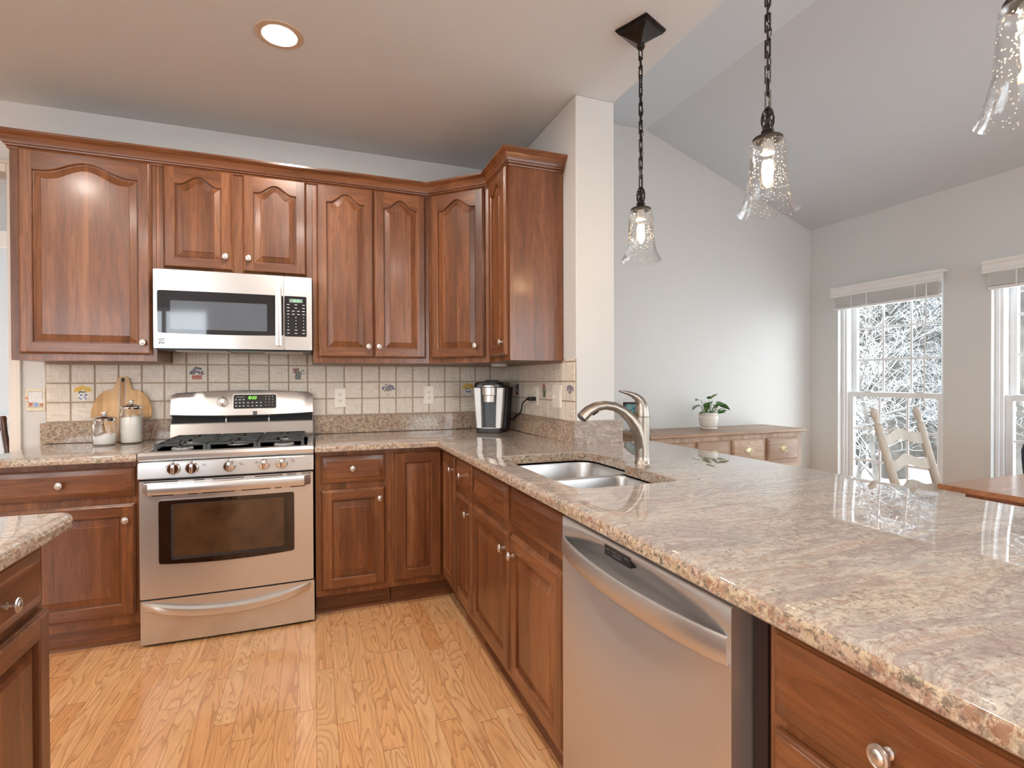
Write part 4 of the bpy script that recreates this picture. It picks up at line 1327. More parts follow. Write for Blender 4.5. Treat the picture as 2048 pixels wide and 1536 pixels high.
def make_range():
    r = thing('gas_range', 'stainless freestanding gas range between the left cabinets, clock reading 10 33', 'range', (0.381, -0.34, 0))
    W2 = 0.379
    bowf = lambda d, y0: (lambda x: y0 - d * (1 - (x / W2) ** 2))
    B = lambda b, nm, m, p=r, sh=38: b.build(nm, m, p, sh)
    oy = 0.34                     # local y = world y + 0.34
    Y = lambda wy: wy + oy
    b = MB(); b.box(-W2 + 0.004, W2 - 0.004, Y(-0.615), Y(-0.03), 0.035, 0.905); B(b, 'body', 'soft_black', r, None)
    for sx in (-0.31, 0.31):
        for yy in (Y(-0.60), Y(-0.09)):
            b = MB(); b.lathe([(0.018, 0.0), (0.018, 0.008), (0.011, 0.010), (0.011, 0.036)], (sx, yy, 0), 'z', 12); B(b, 'foot', 'black_plastic')
    # oven door
    fd = bowf(0.010, Y(-0.652))
    b = MB(); b.plate(-W2, W2, 0.226, 0.781, 0.006, fd, 0.034, 20); door = B(b, 'oven_door', 'stainless')
    ft = lambda off: (lambda x: fd(x) + off)
    b = MB(); b.plate(-0.306, 0.294, 0.383, 0.690, 0.012, ft(-0.003), 0.006, 20, lambda x: -0.012 * (1 - (x / 0.3) ** 2), None); B(b, 'glass_bezel', 'stainless', door)
    b = MB(); b.plate(-0.301, 0.289, 0.388, 0.685, 0.011, ft(-0.0042), 0.006, 20, lambda x: -0.012 * (1 - (x / 0.3) ** 2), None); B(b, 'door_glass', 'oven_glass', door)
    b = MB(); b.plate(-0.250, 0.245, 0.402, 0.668, 0.010, ft(-0.0046), 0.003, 16); B(b, 'window_rim', 'soft_black', door)
    b = MB(); b.plate(-0.240, 0.241, 0.416, 0.664, 0.008, ft(-0.0050), 0.003, 16); B(b, 'inner_window', 'oven_inner', door)
    # wide handle strip over slotted vents
    b = MB()
    hf = bowf(0.016, Y(-0.684))
    for za, zb in ((0.719, 0.768),):
        xs = [-0.368 + 0.736 * i / 24 for i in range(25)]
        loops = []
        for x in xs:
            y = hf(x); e = min(1, (0.368 - abs(x)) / 0.02)
            y = fd(x) - 0.001 + (y - fd(x)) * (1 - (1 - e) ** 2)
            loops.append([(x, y + 0.004, za), (x, y, za + 0.006), (x, y - 0.001, (za + zb) / 2), (x, y, zb - 0.006), (x, y + 0.004, zb), (x, fd(x) - 0.0005, zb), (x, fd(x) - 0.0005, za)])
        b.loft(loops)
    B(b, 'door_handle', 'stainless', door)
    b = MB()
    for xa, xb in ((-0.36, -0.22), (-0.155, -0.11), (-0.075, 0.06), (0.11, 0.235), (0.255, 0.30), (0.325, 0.37)):
        b.plate(xa, xb, 0.7725, 0.7765, 0.001, ft(-0.0006), 0.002, 6)
    for xa, xb in ((-0.33, -0.24), (-0.18, -0.14), (-0.12, 0.02), (0.05, 0.18), (0.2, 0.23), (0.27, 0.34)):
        b.plate(xa, xb, 0.7085, 0.7125, 0.001, ft(-0.0006), 0.002, 6)
    B(b, 'vent_slots', 'void_black', door, None)
    # storage drawer with curved pull
    fw = bowf(0.010, Y(-0.654))
    b = MB(); b.plate(-W2 + 0.002, W2 + 0.004, 0.014, 0.219, 0.005, fw, 0.036, 20); dr = B(b, 'storage_drawer', 'stainless')
    b = MB(); xs = [-0.366 + 0.732 * i / 28 for i in range(29)]; loops = []
    for x in xs:
        u = (x / 0.366) ** 2
        zc = 0.140 + 0.054 * u
        out = 0.030 * (1 - u ** 3) + 0.0012
        y = fw(x)
        loops.append([(x, y, zc + 0.021), (x, y - out, zc + 0.018), (x, y - out - 0.002, zc + 0.004), (x, y - out + 0.002, zc - 0.014), (x, y - out * 0.55, zc - 0.020), (x, y, zc - 0.012)])
    b.loft(loops); B(b, 'drawer_handle', 'stainless', dr)
    # control panel with five knobs
    cf = bowf(0.008, Y(-0.662))
    b = MB(); xs = [-W2 - 0.003 + (2 * W2 + 0.006) * i / 20 for i in range(21)]; loops = []
    for x in xs:
        y = cf(max(-W2, min(W2, x)))
        loops.append([(x, y + 0.004, 0.790), (x, y - 0.001, 0.795), (x, y + 0.004, 0.864), (x, y + 0.010, 0.870), (x, y + 0.05, 0.870), (x, y + 0.05, 0.790)])
    b.loft(loops); cp = B(b, 'control_panel', 'stainless')
    b = MB(); b.box(-W2 + 0.003, W2 - 0.003, Y(-0.64), Y(-0.60), 0.782, 0.791); B(b, 'panel_gap', 'void_black', cp, None)
    def rknob(par, x, z, y, rad):
        b = MB()
        b.lathe([(rad, 0.0), (rad, 0.004), (rad * 0.93, 0.006), (rad * 0.90, 0.006), (rad * 0.86, 0.018), (rad * 0.78, 0.0215), (0.001, 0.022)], (x, y, z), 'y', 24)
        k = B(b, 'burner_knob', 'chrome', par)
        b = MB(); b.box(x - 0.006, x + 0.006, y - 0.030, y - 0.021, z - rad * 0.72, z + rad * 0.72, 0.003, 2); B(b, 'grip', 'chrome', k)
        b = MB(); b.box(x - 0.0012, x + 0.0012, y - 0.0012, y - 0.0002, z + rad * 1.04, z + rad * 1.25); B(b, 'pointer', 'slot_black', k, None)
    for wx in (0.144, 0.220, 0.378, 0.532, 0.613):
        x = wx - 0.381; rknob(cp, x, 0.836, cf(x) + 0.0015, 0.0290)
    b = MB()
    for wx, zz in ((0.110, 0.845), (0.262, 0.848), (0.265, 0.842), (0.42, 0.845), (0.425, 0.838), (0.495, 0.848), (0.49, 0.842), (0.655, 0.848), (0.66, 0.84)):
        x = wx - 0.381; b.box(x, x + 0.016, cf(x) + 0.0005, cf(x) + 0.0025, zz, zz + 0.0016)
    B(b, 'panel_legends', 'slot_black', cp, None)
    # cooktop deck with raised front lip
    b = MB()
    b.prism([(Y(-0.655), 0.874), (Y(-0.664), 0.884), (Y(-0.665), 0.900), (Y(-0.655), 0.913), (Y(-0.635), 0.917), (Y(-0.600), 0.914), (Y(-0.590), 0.905), (Y(-0.085), 0.905), (Y(-0.075), 0.915), (Y(-0.070), 0.915), (Y(-0.070), 0.874)], -W2 - 0.003, W2 + 0.003, 'x')
    for s in (-1, 1): b.box(s * W2, s * (W2 - 0.028), Y(-0.60), Y(-0.07), 0.900, 0.9155, 0.003, 2)
    deck = B(b, 'cooktop', 'stainless')
    for i, (x, y, q) in enumerate(((-0.235, -0.49, 0.048), (-0.235, -0.22, 0.036), (0.0, -0.345, 0.055), (0.235, -0.49, 0.05), (0.235, -0.22, 0.036))):
        b = MB(); b.lathe([(q, 0.904), (q, 0.914), (q * 0.9, 0.918), (q * 0.55, 0.918)], (x, Y(y), 0), 'z', 20); bu = B(b, 'burner', 'grey_silver')
        b = MB(); b.lathe([(q * 0.74, 0.9175), (q * 0.76, 0.921), (q * 0.70, 0.926), (0.002, 0.9275)], (x, Y(y), 0), 'z', 20); B(b, 'burner_cap', 'cast_iron', bu)
    for gx0, gx1 in ((-0.335, -0.115), (-0.110, 0.110), (0.115, 0.335)):
        b = MB(); y0, y1 = Y(-0.585), Y(-0.105); t = 0.006; z0, z1 = 0.932, 0.944
        b.box(gx0, gx1, y0, y0 + 2 * t, z0, z1, 0.003, 1); b.box(gx0, gx1, y1 - 2 * t, y1, z0, z1, 0.003, 1)
        b.box(gx0, gx0 + 2 * t, y0, y1, z0, z1, 0.003, 1); b.box(gx1 - 2 * t, gx1, y0, y1, z0, z1, 0.003, 1)
        ym = (y0 + y1) / 2; xm = (gx0 + gx1) / 2
        b.box(gx0, gx1, ym - t, ym + t, z0, z1 + 0.003, 0.003, 1)
        for yc in ((y0 + ym) / 2, (y1 + ym) / 2):
            for dx, dy in ((1, 0), (-1, 0), (0, 1), (0, -1)):
                ex = gx0 if dx < 0 else gx1; ey = (ym if (dy > 0) == (yc < ym) else (y0 if yc < ym else y1))
                if dx: b.loft([[(ex, yc - t, z0), (ex, yc + t, z0), (ex, yc + t, z1), (ex, yc - t, z1)], [(xm + dx * 0.028, yc - t * .7, z0 + 0.004), (xm + dx * 0.028, yc + t * .7, z0 + 0.004), (xm + dx * 0.028, yc + t * .7, z1 + 0.005), (xm + dx * 0.028, yc - t * .7, z1 + 0.005)]])
                else: b.loft([[(xm - t, ey, z0), (xm + t, ey, z0), (xm + t, ey, z1), (xm - t, ey, z1)], [(xm - t * .7, yc + dy * 0.028, z0 + 0.004), (xm + t * .7, yc + dy * 0.028, z0 + 0.004), (xm + t * .7, yc + dy * 0.028, z1 + 0.005), (xm - t * .7, yc + dy * 0.028, z1 + 0.005)]])
        for cx in (gx0 + t, gx1 - t):
            for cy in (y0 + t, y1 - t): b.loft([[(cx + dx * 0.009, cy + dy * 0.009, 0.905) for dx, dy in ((-1, -1), (1, -1), (1, 1), (-1, 1))], [(cx + dx * 0.006, cy + dy * 0.006, 0.940) for dx, dy in ((-1, -1), (1, -1), (1, 1), (-1, 1))]])
        B(b, 'grate', 'cast_iron')
    # back guard: lower riser, dark vent gap, control console
    b = MB()
    b.prism([(Y(-0.105), 0.915), (Y(-0.085), 0.935), (Y(-0.072), 1.000), (Y(-0.066), 1.007), (Y(-0.02), 1.007), (Y(-0.02), 0.90), (Y(-0.105), 0.90)], -W2, W2, 'x'); B(b, 'back_riser', 'stainless')
    b = MB(); b.box(-W2 + 0.004, W2 - 0.004, Y(-0.05), Y(-0.02), 1.006, 1.045); B(b, 'vent_gap', 'void_black', r, None)
    b = MB()
    for x in (-0.10, 0.13): b.box(x - 0.004, x + 0.004, Y(-0.058), Y(-0.048), 1.006, 1.030, 0.001, 1)
    B(b, 'vent_brackets', 'satin_nickel')
    b = MB(); xs = [-W2 + 2 * W2 * i / 28 for i in range(29)]; loops = []
    for x in xs:
        u = 1 - (x / W2) ** 2; e = min(1.0, (W2 - abs(x)) / 0.018); k = 1 - (1 - e) ** 2
        top = 1.178 + 0.016 * u - 0.012 * (1 - k); lo = 1.052 - 0.018 * (1 - u)  * 0 - 0.012 * u + 0.004
        lo = 1.046 - 0.010 * u
        yb = Y(-0.060) - 0.010 * u
        loops.append([(x, yb + 0.006, lo), (x, yb - 0.022, lo + 0.012), (x, yb - 0.020, lo + 0.022), (x, yb + 0.004, top - 0.008), (x, yb + 0.010, top), (x, Y(-0.022), top), (x, Y(-0.022), lo)])
    b.loft(loops); con = B(b, 'console', 'stainless')
    fy = lambda x, z: Y(-0.060) - 0.010 * (1 - (x / W2) ** 2) - 0.020 + 0.024 * (z - 1.060) / 0.122
    rknob(con, -0.113, 1.125, fy(-0.113, 1.125) + 0.001, 0.030)
    tilt = math.atan2(0.024, 0.122)
    def tilted(b, nm, m, par):
        o = b.build(nm, m, par, None)
        o.matrix_basis = Matrix.Translation((0, fy(0, 1.06), 1.06)) @ Matrix.Rotation(-tilt, 4, 'X')
        return o
    b = MB(); b.prism(rrect(-0.062, 0.176, 0.022, 0.114, 0.010), -0.0012, 0.001, 'y'); tilted(b, 'display_bezel', 'satin_nickel', con)
    b = MB(); b.prism(rrect(-0.058, 0.172, 0.026, 0.110, 0.008), -0.0022, 0.0, 'y'); disp = tilted(b, 'display', 'black_plastic', con)
    b = MB(); rg = random.Random(2)
    b.box(-0.046, 0.000, -0.0027, -0.0021, 0.0945, 0.0965)
    for row, zz in enumerate((0.080, 0.061, 0.042)):
        for x in (-0.044, -0.024, -0.004): b.box(x - 0.005, x + 0.005, -0.0027, -0.0021, zz - 0.0028, zz + 0.0028)
    for row, zz in enumerate((0.061, 0.042)):
        for x in (0.020, 0.043, 0.066, 0.088): b.box(x - 0.005, x + 0.005, -0.0027, -0.0021, zz - 0.0026, zz + 0.0026)
    for zz in (0.098, 0.081, 0.063, 0.045):
        for x in (0.115, 0.134, 0.153): b.box(x - 0.002, x + 0.002, -0.0027, -0.0021, zz - 0.002, zz + 0.002)
    b.build('button_legends', 'legend_white', disp, None)
    seven_seg('10:33', disp, 0.0145, -0.0029, 0.083, 0.0155, 'clock_green', 'clock_digits')
    emblem(con, 0.045, fy(0.06, 1.052) - 0.0045, 1.048, 0.024)
make_range()

# ---------------------------------------------------------------- microwave over the range
def make_microwave():
    z0, z1 = 1.420, 1.8245
    r = thing('microwave', 'stainless over-the-range microwave mounted under the short wall cabinet', 'microwave', (0.381, -0.20, z0))
    Y = lambda wy: wy + 0.20
    W2 = 0.378; H = z1 - z0
    f = lambda x: Y(-0.400) - 0.010 * (1 - (x / W2) ** 2)
    B = lambda b, nm, m, p=r, sh=38: b.build(nm, m, p, sh)
    b = MB(); b.box(-W2 + 0.002, W2 - 0.002, Y(-0.385), Y(-0.012), 0.0, H - 0.002); B(b, 'body', 'soft_black', r, None)
    b = MB(); b.box(-W2, 0.233, Y(-0.392), Y(-0.386), 0.0, 0.001); 
    b.plate(-W2, 0.2335, 0.0, H, 0.004, f, 0.016, 20); door = B(b, 'door', 'stainless')
    b = MB(); b.plate(0.2348, W2, 0.0, H, 0.004, f, 0.016, 8); pan = B(b, 'control_column', 'stainless')
    ft = lambda o: (lambda x: f(x) - o)
    b = MB(); b.plate(-0.361, 0.232, 0.078, 0.297, 0.010, ft(0.0016), 0.004, 20, lambda x: -0.006 * (1 - ((x + 0.06) / 0.3) ** 2) * 0.8, None); B(b, 'door_glass', 'dark_glass', door)
    b = MB(); b.plate(-0.303, 0.150, 0.098, 0.246, 0.007, ft(0.0022), 0.003, 16); B(b, 'inner_window', 'inner_window', door)
    b = MB(); b.plate(0.2365, 0.350, 0.074, 0.297, 0.006, ft(0.0016), 0.004, 8); key = B(b, 'keypad', 'dark_glass', pan)
    b = MB(); b.plate(0.262, 0.330, 0.262, 0.282, 0.001, ft(0.0022), 0.002, 4); B(b, 'clock_display', 'lcd_pale', key)
    seven_seg('10:33', key, 0.277, f(0.29) - 0.0029, 0.2655, 0.012, 'lcd_digit', 'clock_digits')
    b = MB()
    for row in range(10):
        zz = 0.250 - row * 0.0175
        for c in range(4 if 2 <= row <= 3 else 3):
            n = 4 if 2 <= row <= 3 else 3
            x = 0.256 + (0.078 / (n - 1)) * c
            w = 0.0065 if row < 4 or row > 7 else 0.0025
            b.box(x - w, x + w, f(x) - 0.0023, f(x) - 0.0018, zz - 0.0018, zz + 0.0018)
    B(b, 'button_legends', 'legend_white', key, None)
    # vertical bar handle
    b = MB(); loops = []
    for i in range(17):
        z = 0.022 + (0.340 - 0.022) * i / 16
        u = (2 * i / 16 - 1) ** 2
        out = 0.036 - 0.006 * u
        y = f(0.207) - out
        loops.append([(0.193, y + 0.003, z), (0.200, y, z), (0.216, y, z), (0.223, y + 0.003, z), (0.221, y + 0.010, z), (0.195, y + 0.010, z)])
    b.loft(loops)
    for z in (0.030, 0.318): b.box(0.198, 0.218, f(0.207) - 0.030, f(0.207) + 0.001, z, z + 0.016, 0.002, 1)
    B(b, 'door_handle', 'stainless', door)
    emblem(door, -0.356, f(-0.34) - 0.001, 0.022, 0.028)
    # underside: dark plate, filters, lamp lens
    b = MB(); b.box(-W2 + 0.004, W2 - 0.004, Y(-0.382), Y(-0.014), -0.006, -0.0005, 0.002, 1); under = B(b, 'underside', 'dark_grey_plastic', r, None)
    for xa, xb in ((-0.30, -0.06), (0.12, 0.33)):
        b = MB(); b.box(xa, xb, Y(-0.33), Y(-0.12), -0.010, -0.0055, 0.002, 1)
        n = 12
        for i in range(n):
            x = xa + (xb - xa) * (i + 0.5) / n; b.box(x - 0.004, x + 0.004, Y(-0.32), Y(-0.13), -0.0115, -0.0095)
        B(b, 'grease_filter', 'satin_nickel', under, None)
    b = MB(); b.box(-0.04, 0.10, Y(-0.34), Y(-0.25), -0.009, -0.0055, 0.002, 1); B(b, 'lamp_cover', 'lcd_pale', under)
make_microwave()

# ---------------------------------------------------------------- dishwasher (front faces -x)
def make_dishwasher():
    r = thing('dishwasher', 'stainless dishwasher with pocket handle, under the peninsula worktop', 'dishwasher', (1.47, -2.19, 0), -PI / 2)
    # local x runs along -y from -2.19; front at local y = -0.05 (world x = 1.42)
    w0, w1 = 0.032, 0.670
    yf = -0.050
    B = lambda b, nm, m, p=r, sh=38: b.build(nm, m, p, sh)
    b = MB(); b.box(0.010, 0.690, 0.0, 0.56, 0.10, 0.868); B(b, 'tub', 'soft_black', r, None)
    b = MB(); b.box(0.010, 0.690, 0.05, 0.56, 0.0, 0.0995); B(b, 'toe_kick', 'soft_black', r, None)
    # door: flat lower face, scooped pocket behind the handle band
    b = MB()
    n = 28
    za, zb, ztop = 0.115, 0.765, 0.868
    R = lambda x: max(0.0, 1 - ((x - (w0 + w1) / 2) / ((w1 - w0) / 2)) ** 2)
    loops = []
    for i in range(n + 1):
        x = w0 + (w1 - w0) * i / n
        d = 0.020 * R(x)                       # depth of the scoop
        zt = 0.806 + 0.040 * R(x)
        loops.append([(x, yf, za), (x, yf, zb), (x, yf + d * 0.6, zb + 0.02), (x, yf + d, 0.806), (x, yf + d * 0.7, zt - 0.012 * R(x)), (x, yf, zt + 0.004), (x, yf, ztop - 0.004), (x, yf + 0.004, ztop), (x, -0.001, ztop), (x, -0.001, za)])
    b.loft(loops); door = B(b, 'door', 'stainless_door', r, 50)
    b = MB(); loops = []
    for i in range(n + 1):
        x = w0 + 0.006 + (w1 - w0 - 0.012) * i / n
        out = 0.040 * R(x) ** 0.8 + 0.002
        y = yf - out
        loops.append([(x, yf - 0.0005, 0.762), (x, y + 0.004, 0.763), (x, y, 0.768), (x, y - 0.001, 0.790), (x, y, 0.811), (x, y + 0.002, 0.815), (x, y + 0.006, 0.815), (x, y + 0.008, 0.811), (x, y + 0.008, 0.778), (x, yf - 0.0005, 0.770)])
    b.loft(loops); B(b, 'door_handle', 'stainless_door', door)
    b = MB(); b.prism(rrect(0.262, 0.372, 0.832, 0.856, 0.001), yf - 0.0012, yf + 0.03, 'y'); disp = B(b, 'display', 'black_plastic', door)
    b = MB()
    for k in range(4): b.box(0.268 + 0.026 * k, 0.286 + 0.026 * k, yf - 0.0018, yf - 0.0011, 0.846, 0.849)
    b.box(0.300, 0.335, yf - 0.0018, yf - 0.0011, 0.837, 0.842)
    B(b, 'display_legends', 'dark_grey_plastic', disp, None)
    b = MB(); b.box(0.672, 0.702, -0.004, 0.04, 0.0, 0.868); B(b, 'side_gasket', 'dark_gap', r, None)
make_dishwasher()

# ---------------------------------------------------------------- sink and faucet
def bowl(poly, zt, zb, slope=0.025):
    loops = [[(x, y, zt) for x, y in poly]]
    for ins, z in ((0.003, zt - 0.01), (slope * 0.6, zb + 0.05), (slope, zb + 0.02), (slope + 0.012, zb + 0.006), (slope + 0.03, zb)):
        loops.append([(x, y, z) for x, y in offset_poly(poly, ins)])
    return loops
r = thing('kitchen_sink', 'undermounted double-bowl stainless sink in the peninsula worktop', 'sink', (1.75, -1.75, 0.68))
P1 = round_poly([(1.516, -1.722), (1.973, -1.722), (1.973, -1.369), (1.516, -1.369)], [0.05, 0.05, 0.10, 0.06], 7)
P2 = round_poly([(1.516, -2.124), (1.921, -2.124), (1.921, -1.752), (1.516, -1.752)], [0.07, 0.05, 0.05, 0.05], 7)
for P in (P1, P2):
    b = MB(); b.loft(bowl(P, 0.866, 0.69), False, True); q = b.build('basin', 'sink_steel', r, 50, local=False)
    cx = sum(p[0] for p in P) / len(P); cy = sum(p[1] for p in P) / len(P)
    b = MB(); b.lathe([(0.042, 0.6905), (0.042, 0.6925), (0.036, 0.6935), (0.030, 0.6915), (0.004, 0.6912)], (cx, cy, 0), 'z', 20)
    o = b.build('strainer', 'satin_nickel', None); o.parent = q; o.matrix_basis = Matrix.Translation(Vector((1.75, -1.75, 0.68))).inverted()
b = MB()
for P in (P1, P2):
    b.loft([[(x, y, 0.8655) for x, y in P], [(x, y, 0.8685) for x, y in offset_poly(P, -0.003)], [(x, y, 0.8690) for x, y in offset_poly(P, -0.0151)]], False, False)
b.build('rim', 'sink_steel', r, 60, local=False)

r = thing('kitchen_faucet', 'brushed nickel pull-out faucet with arched spout and lever, behind the sink', 'faucet', (1.995, -1.772, 0.914))
F = lambda x, z: (x - 1.995, 0.0, z - 0.914)
b = MB()
prof = [(0.030, 0.0), (0.030, 0.003), (0.0275, 0.006), (0.027, 0.03), (0.0275, 0.09), (0.0285, 0.15), (0.0285, 0.187)]
b.lathe(prof, (0.0, 0, 0), 'z', 28, sc=(1.08, 1.0)); body = b.build('body', 'faucet_nickel', r, 50)
b = MB()
cl = [(1.992, 0.975), (1.985, 1.02), (1.968, 1.062), (1.940, 1.098), (1.905, 1.127), (1.865, 1.145), (1.825, 1.151), (1.785, 1.146), (1.750, 1.129), (1.722, 1.104)]
b.tube([F(x, z) for x, z in cl], [0.026, 0.027, 0.026, 0.022, 0.019, 0.0175, 0.0175, 0.019, 0.0205, 0.0215], 18); b.build('spout', 'faucet_nickel', r, 50)
b = MB(); b.tube([F(1.7225, 1.1045), F(1.7195, 1.1015)], 0.0165, 18); b.build('spray_head', 'dark_grey_plastic', r)
b = MB(); b.box(1.768 - 1.995, 1.797 - 1.995, -0.007, 0.007, 1.118 - 0.914, 1.123 - 0.914, 0.002, 1)
o = b.build('spray_button', 'black_plastic', r); 
bm_ = Matrix.Translation((-0.2125, 0, 0.207)) @ Matrix.Rotation(-0.5, 4, 'Y') @ Matrix.Translation((0.2125, 0, -0.2065)); o.matrix_basis = bm_
b = MB()
lv = [(1.995, 1.103, 0.0285, 1), (1.994, 1.125, 0.0283, 1), (1.990, 1.147, 0.025, 0.97), (1.982, 1.166, 0.0195, 0.95), (1.968, 1.180, 0.0145, 0.95), (1.950, 1.190, 0.0105, 1.0), (1.925, 1.198, 0.0075, 1.2), (1.900, 1.203, 0.0055, 1.5), (1.889, 1.205, 0.003, 1.6)]
lp = []
for x, z, q, s in lv:
    k = min(1, max(0, (z - 1.12) / 0.06)); ang = k * 1.15
    tx, tz = -sin(ang), cos(ang)                     # direction of the lever
    nx, nz = tz, -tx
    lp.append([(x - 1.995 + nx * q * cos(2 * PI * i / 16), q * s * sin(2 * PI * i / 16), z - 0.914 + nz * q * cos(2 * PI * i / 16)) for i in range(16)])
b.loft(lp); b.build('lever', 'faucet_nickel', r, 50)

# ---------------------------------------------------------------- coffee maker
def make_coffee():
    # front-right foot at (1.88,-0.42); front turned 30 degrees towards the left
    u = Vector((0.866, -0.5)); wv = Vector((0.5, 0.866))
    ctr = Vector((1.88, -0.42)) - u * 0.086 + wv * 0.125
    r = thing('coffee_maker', 'silver and black single-cup coffee maker in the worktop corner', 'coffee maker', (ctr.x, ctr.y, 0.9145), -PI / 6)
    B = lambda b, nm, m, p=r, sh=38: b.build(nm, m, p, sh)
    w, d = 0.086, 0.125
    b = MB()  # black body, wider towards the top
    def ring(s, z, f0, ins=0.0): return [(x, y, z) for x, y in rrect(-w - s, w + s, -d + f0, d, [0.014, 0.014, 0.03, 0.03], 4)]
    b.loft([ring(-0.010, 0.0, 0.052), ring(-0.008, 0.03, 0.052), ring(0.004, 0.17, 0.052), ring(0.013, 0.285, 0.052), ring(0.014, 0.295, 0.050)]); B(b, 'body', 'black_plastic')
    # silver side columns with the dark drip bay between
    for s in (-1, 1):
        b = MB()
        loops = []
        for z, ex, wi in ((0.030, -0.006, 0.036), (0.17, 0.005, 0.044), (0.286, 0.013, 0.047)):
            xo, xi = s * (w + ex), s * (w + ex - wi)
            loops.append([(xo, -d + 0.055, z), (xo, -d + 0.006, z), (xo - s * 0.006, -d, z), (xi + s * 0.003, -d, z), (xi, -d + 0.004, z), (xi, -d + 0.055, z)])
        b.loft(loops); B(b, 'side_column', 'grey_silver')
    b = MB(); b.box(-0.058, 0.058, -d + 0.046, -d + 0.053, 0.028, 0.286); B(b, 'cup_bay', 'dark_grey_plastic', r, None)
    b = MB(); b.prof(rrect(-0.082, 0.082, -d - 0.014, -d + 0.056, [0.03, 0.03, 0.004, 0.004], 5), [(0.002, 0.0), (0, 0.002), (0, 0.024), (0.003, 0.029)]); tray = B(b, 'base', 'soft_black')
    b = MB(); b.prof(rrect(-0.052, 0.052, -d - 0.002, -d + 0.044, 0.012, 4), [(0, 0.0285), (0, 0.032), (0.002, 0.033)]); B(b, 'drip_tray', 'satin_nickel', tray)
    # brew head
    b = MB()
    hd = lambda rx, z, f=0.0: [(rx * cos(PI + PI * i / 12), -d + 0.020 + f - 0.034 * sin(PI * i / 12) * (rx / 0.058), z) for i in range(13)] + [(rx, -d + 0.053, z), (-rx, -d + 0.053, z)]
    b.loft([hd(0.040, 0.196), hd(0.041, 0.236), hd(0.047, 0.240), hd(0.048, 0.288)]); B(b, 'brew_head', 'satin_nickel')
    b = MB(); b.loft([[(x, y, z + 0.012 * (1 - (y / d) ** 2)) for x, y in rrect(-w - e, w + e, -d - 0.004, d, [0.03, 0.03, 0.04, 0.04], 5)] for e, z in ((0.014, 0.291), (0.013, 0.303), (0.004, 0.315), (-0.02, 0.320))]); lid = B(b, 'lid', 'black_plastic')
    b = MB(); b.loft([[(x, y, z) for x, y in rrect(-0.052 + i, 0.052 - i, -d - 0.022 + i, -d + 0.03 - i, [0.04 - i, 0.04 - i, 0.006, 0.006], 6)] for i, z in ((0.0, 0.293), (0.001, 0.302), (0.008, 0.309))]); B(b, 'lid_handle', 'satin_nickel', lid)
    b = MB(); b.prof(rrect(-0.044, 0.044, -0.06, 0.04, 0.03, 6), [(0, 0.326), (0, 0.3325), (0.004, 0.3345)]); pad = B(b, 'control_pad', 'soft_black', lid)
    b = MB()
    for i in range(5): b.lathe([(0.0065, 0.334), (0.006, 0.3365), (0.001, 0.337)], (-0.030 + 0.015 * i, -0.045 + 0.004 * abs(i - 2), 0), 'z', 10)
    o = b.build('buttons', 'dark_grey_plastic', lid)
    b = MB(); loops = [[(x, y, z) for x, y in rrect(w + e0, w + e1, -0.055, d + 0.002, 0.02, 4)] for e0, e1, z in ((-0.012, 0.0135, 0.02), (0.0, 0.0165, 0.16), (0.010, 0.0215, 0.286))]
    b.loft(loops); B(b, 'water_tank', 'soft_black')
    # power cord with plug, in world coordinates
    pts = [(1.995, -0.215, 1.00), (2.006, -0.245, 0.985), (2.012, -0.275, 0.988), (2.015, -0.300, 1.004), (2.015, -0.325, 1.018), (2.015, -0.355, 1.024), (2.016, -0.385, 1.035), (2.016, -0.412, 1.056), (2.014, -0.428, 1.085), (2.010, -0.450, 1.104), (2.004, -0.485, 1.112), (2.000, -0.520, 1.122), (2.000, -0.545, 1.131)]
    b = MB(); b.tube(pts, 0.0042, 8); cord = b.build('power_cord', 'black_plastic', r, 60, local=False)
    b = MB(); b.tube([(2.000, -0.540, 1.130), (2.001, -0.560, 1.1335), (2.003, -0.575, 1.135)], [0.005, 0.008, 0.009], 10)
    b.box(1.992, 2.0325, -0.618, -0.572, 1.1225, 1.1475, 0.005, 2)
    b.build('plug', 'black_plastic', None, 40)
    o = bpy.data.objects['plug']; o.parent = cord
    o.matrix_basis = r.matrix_basis.inverted()
make_coffee()

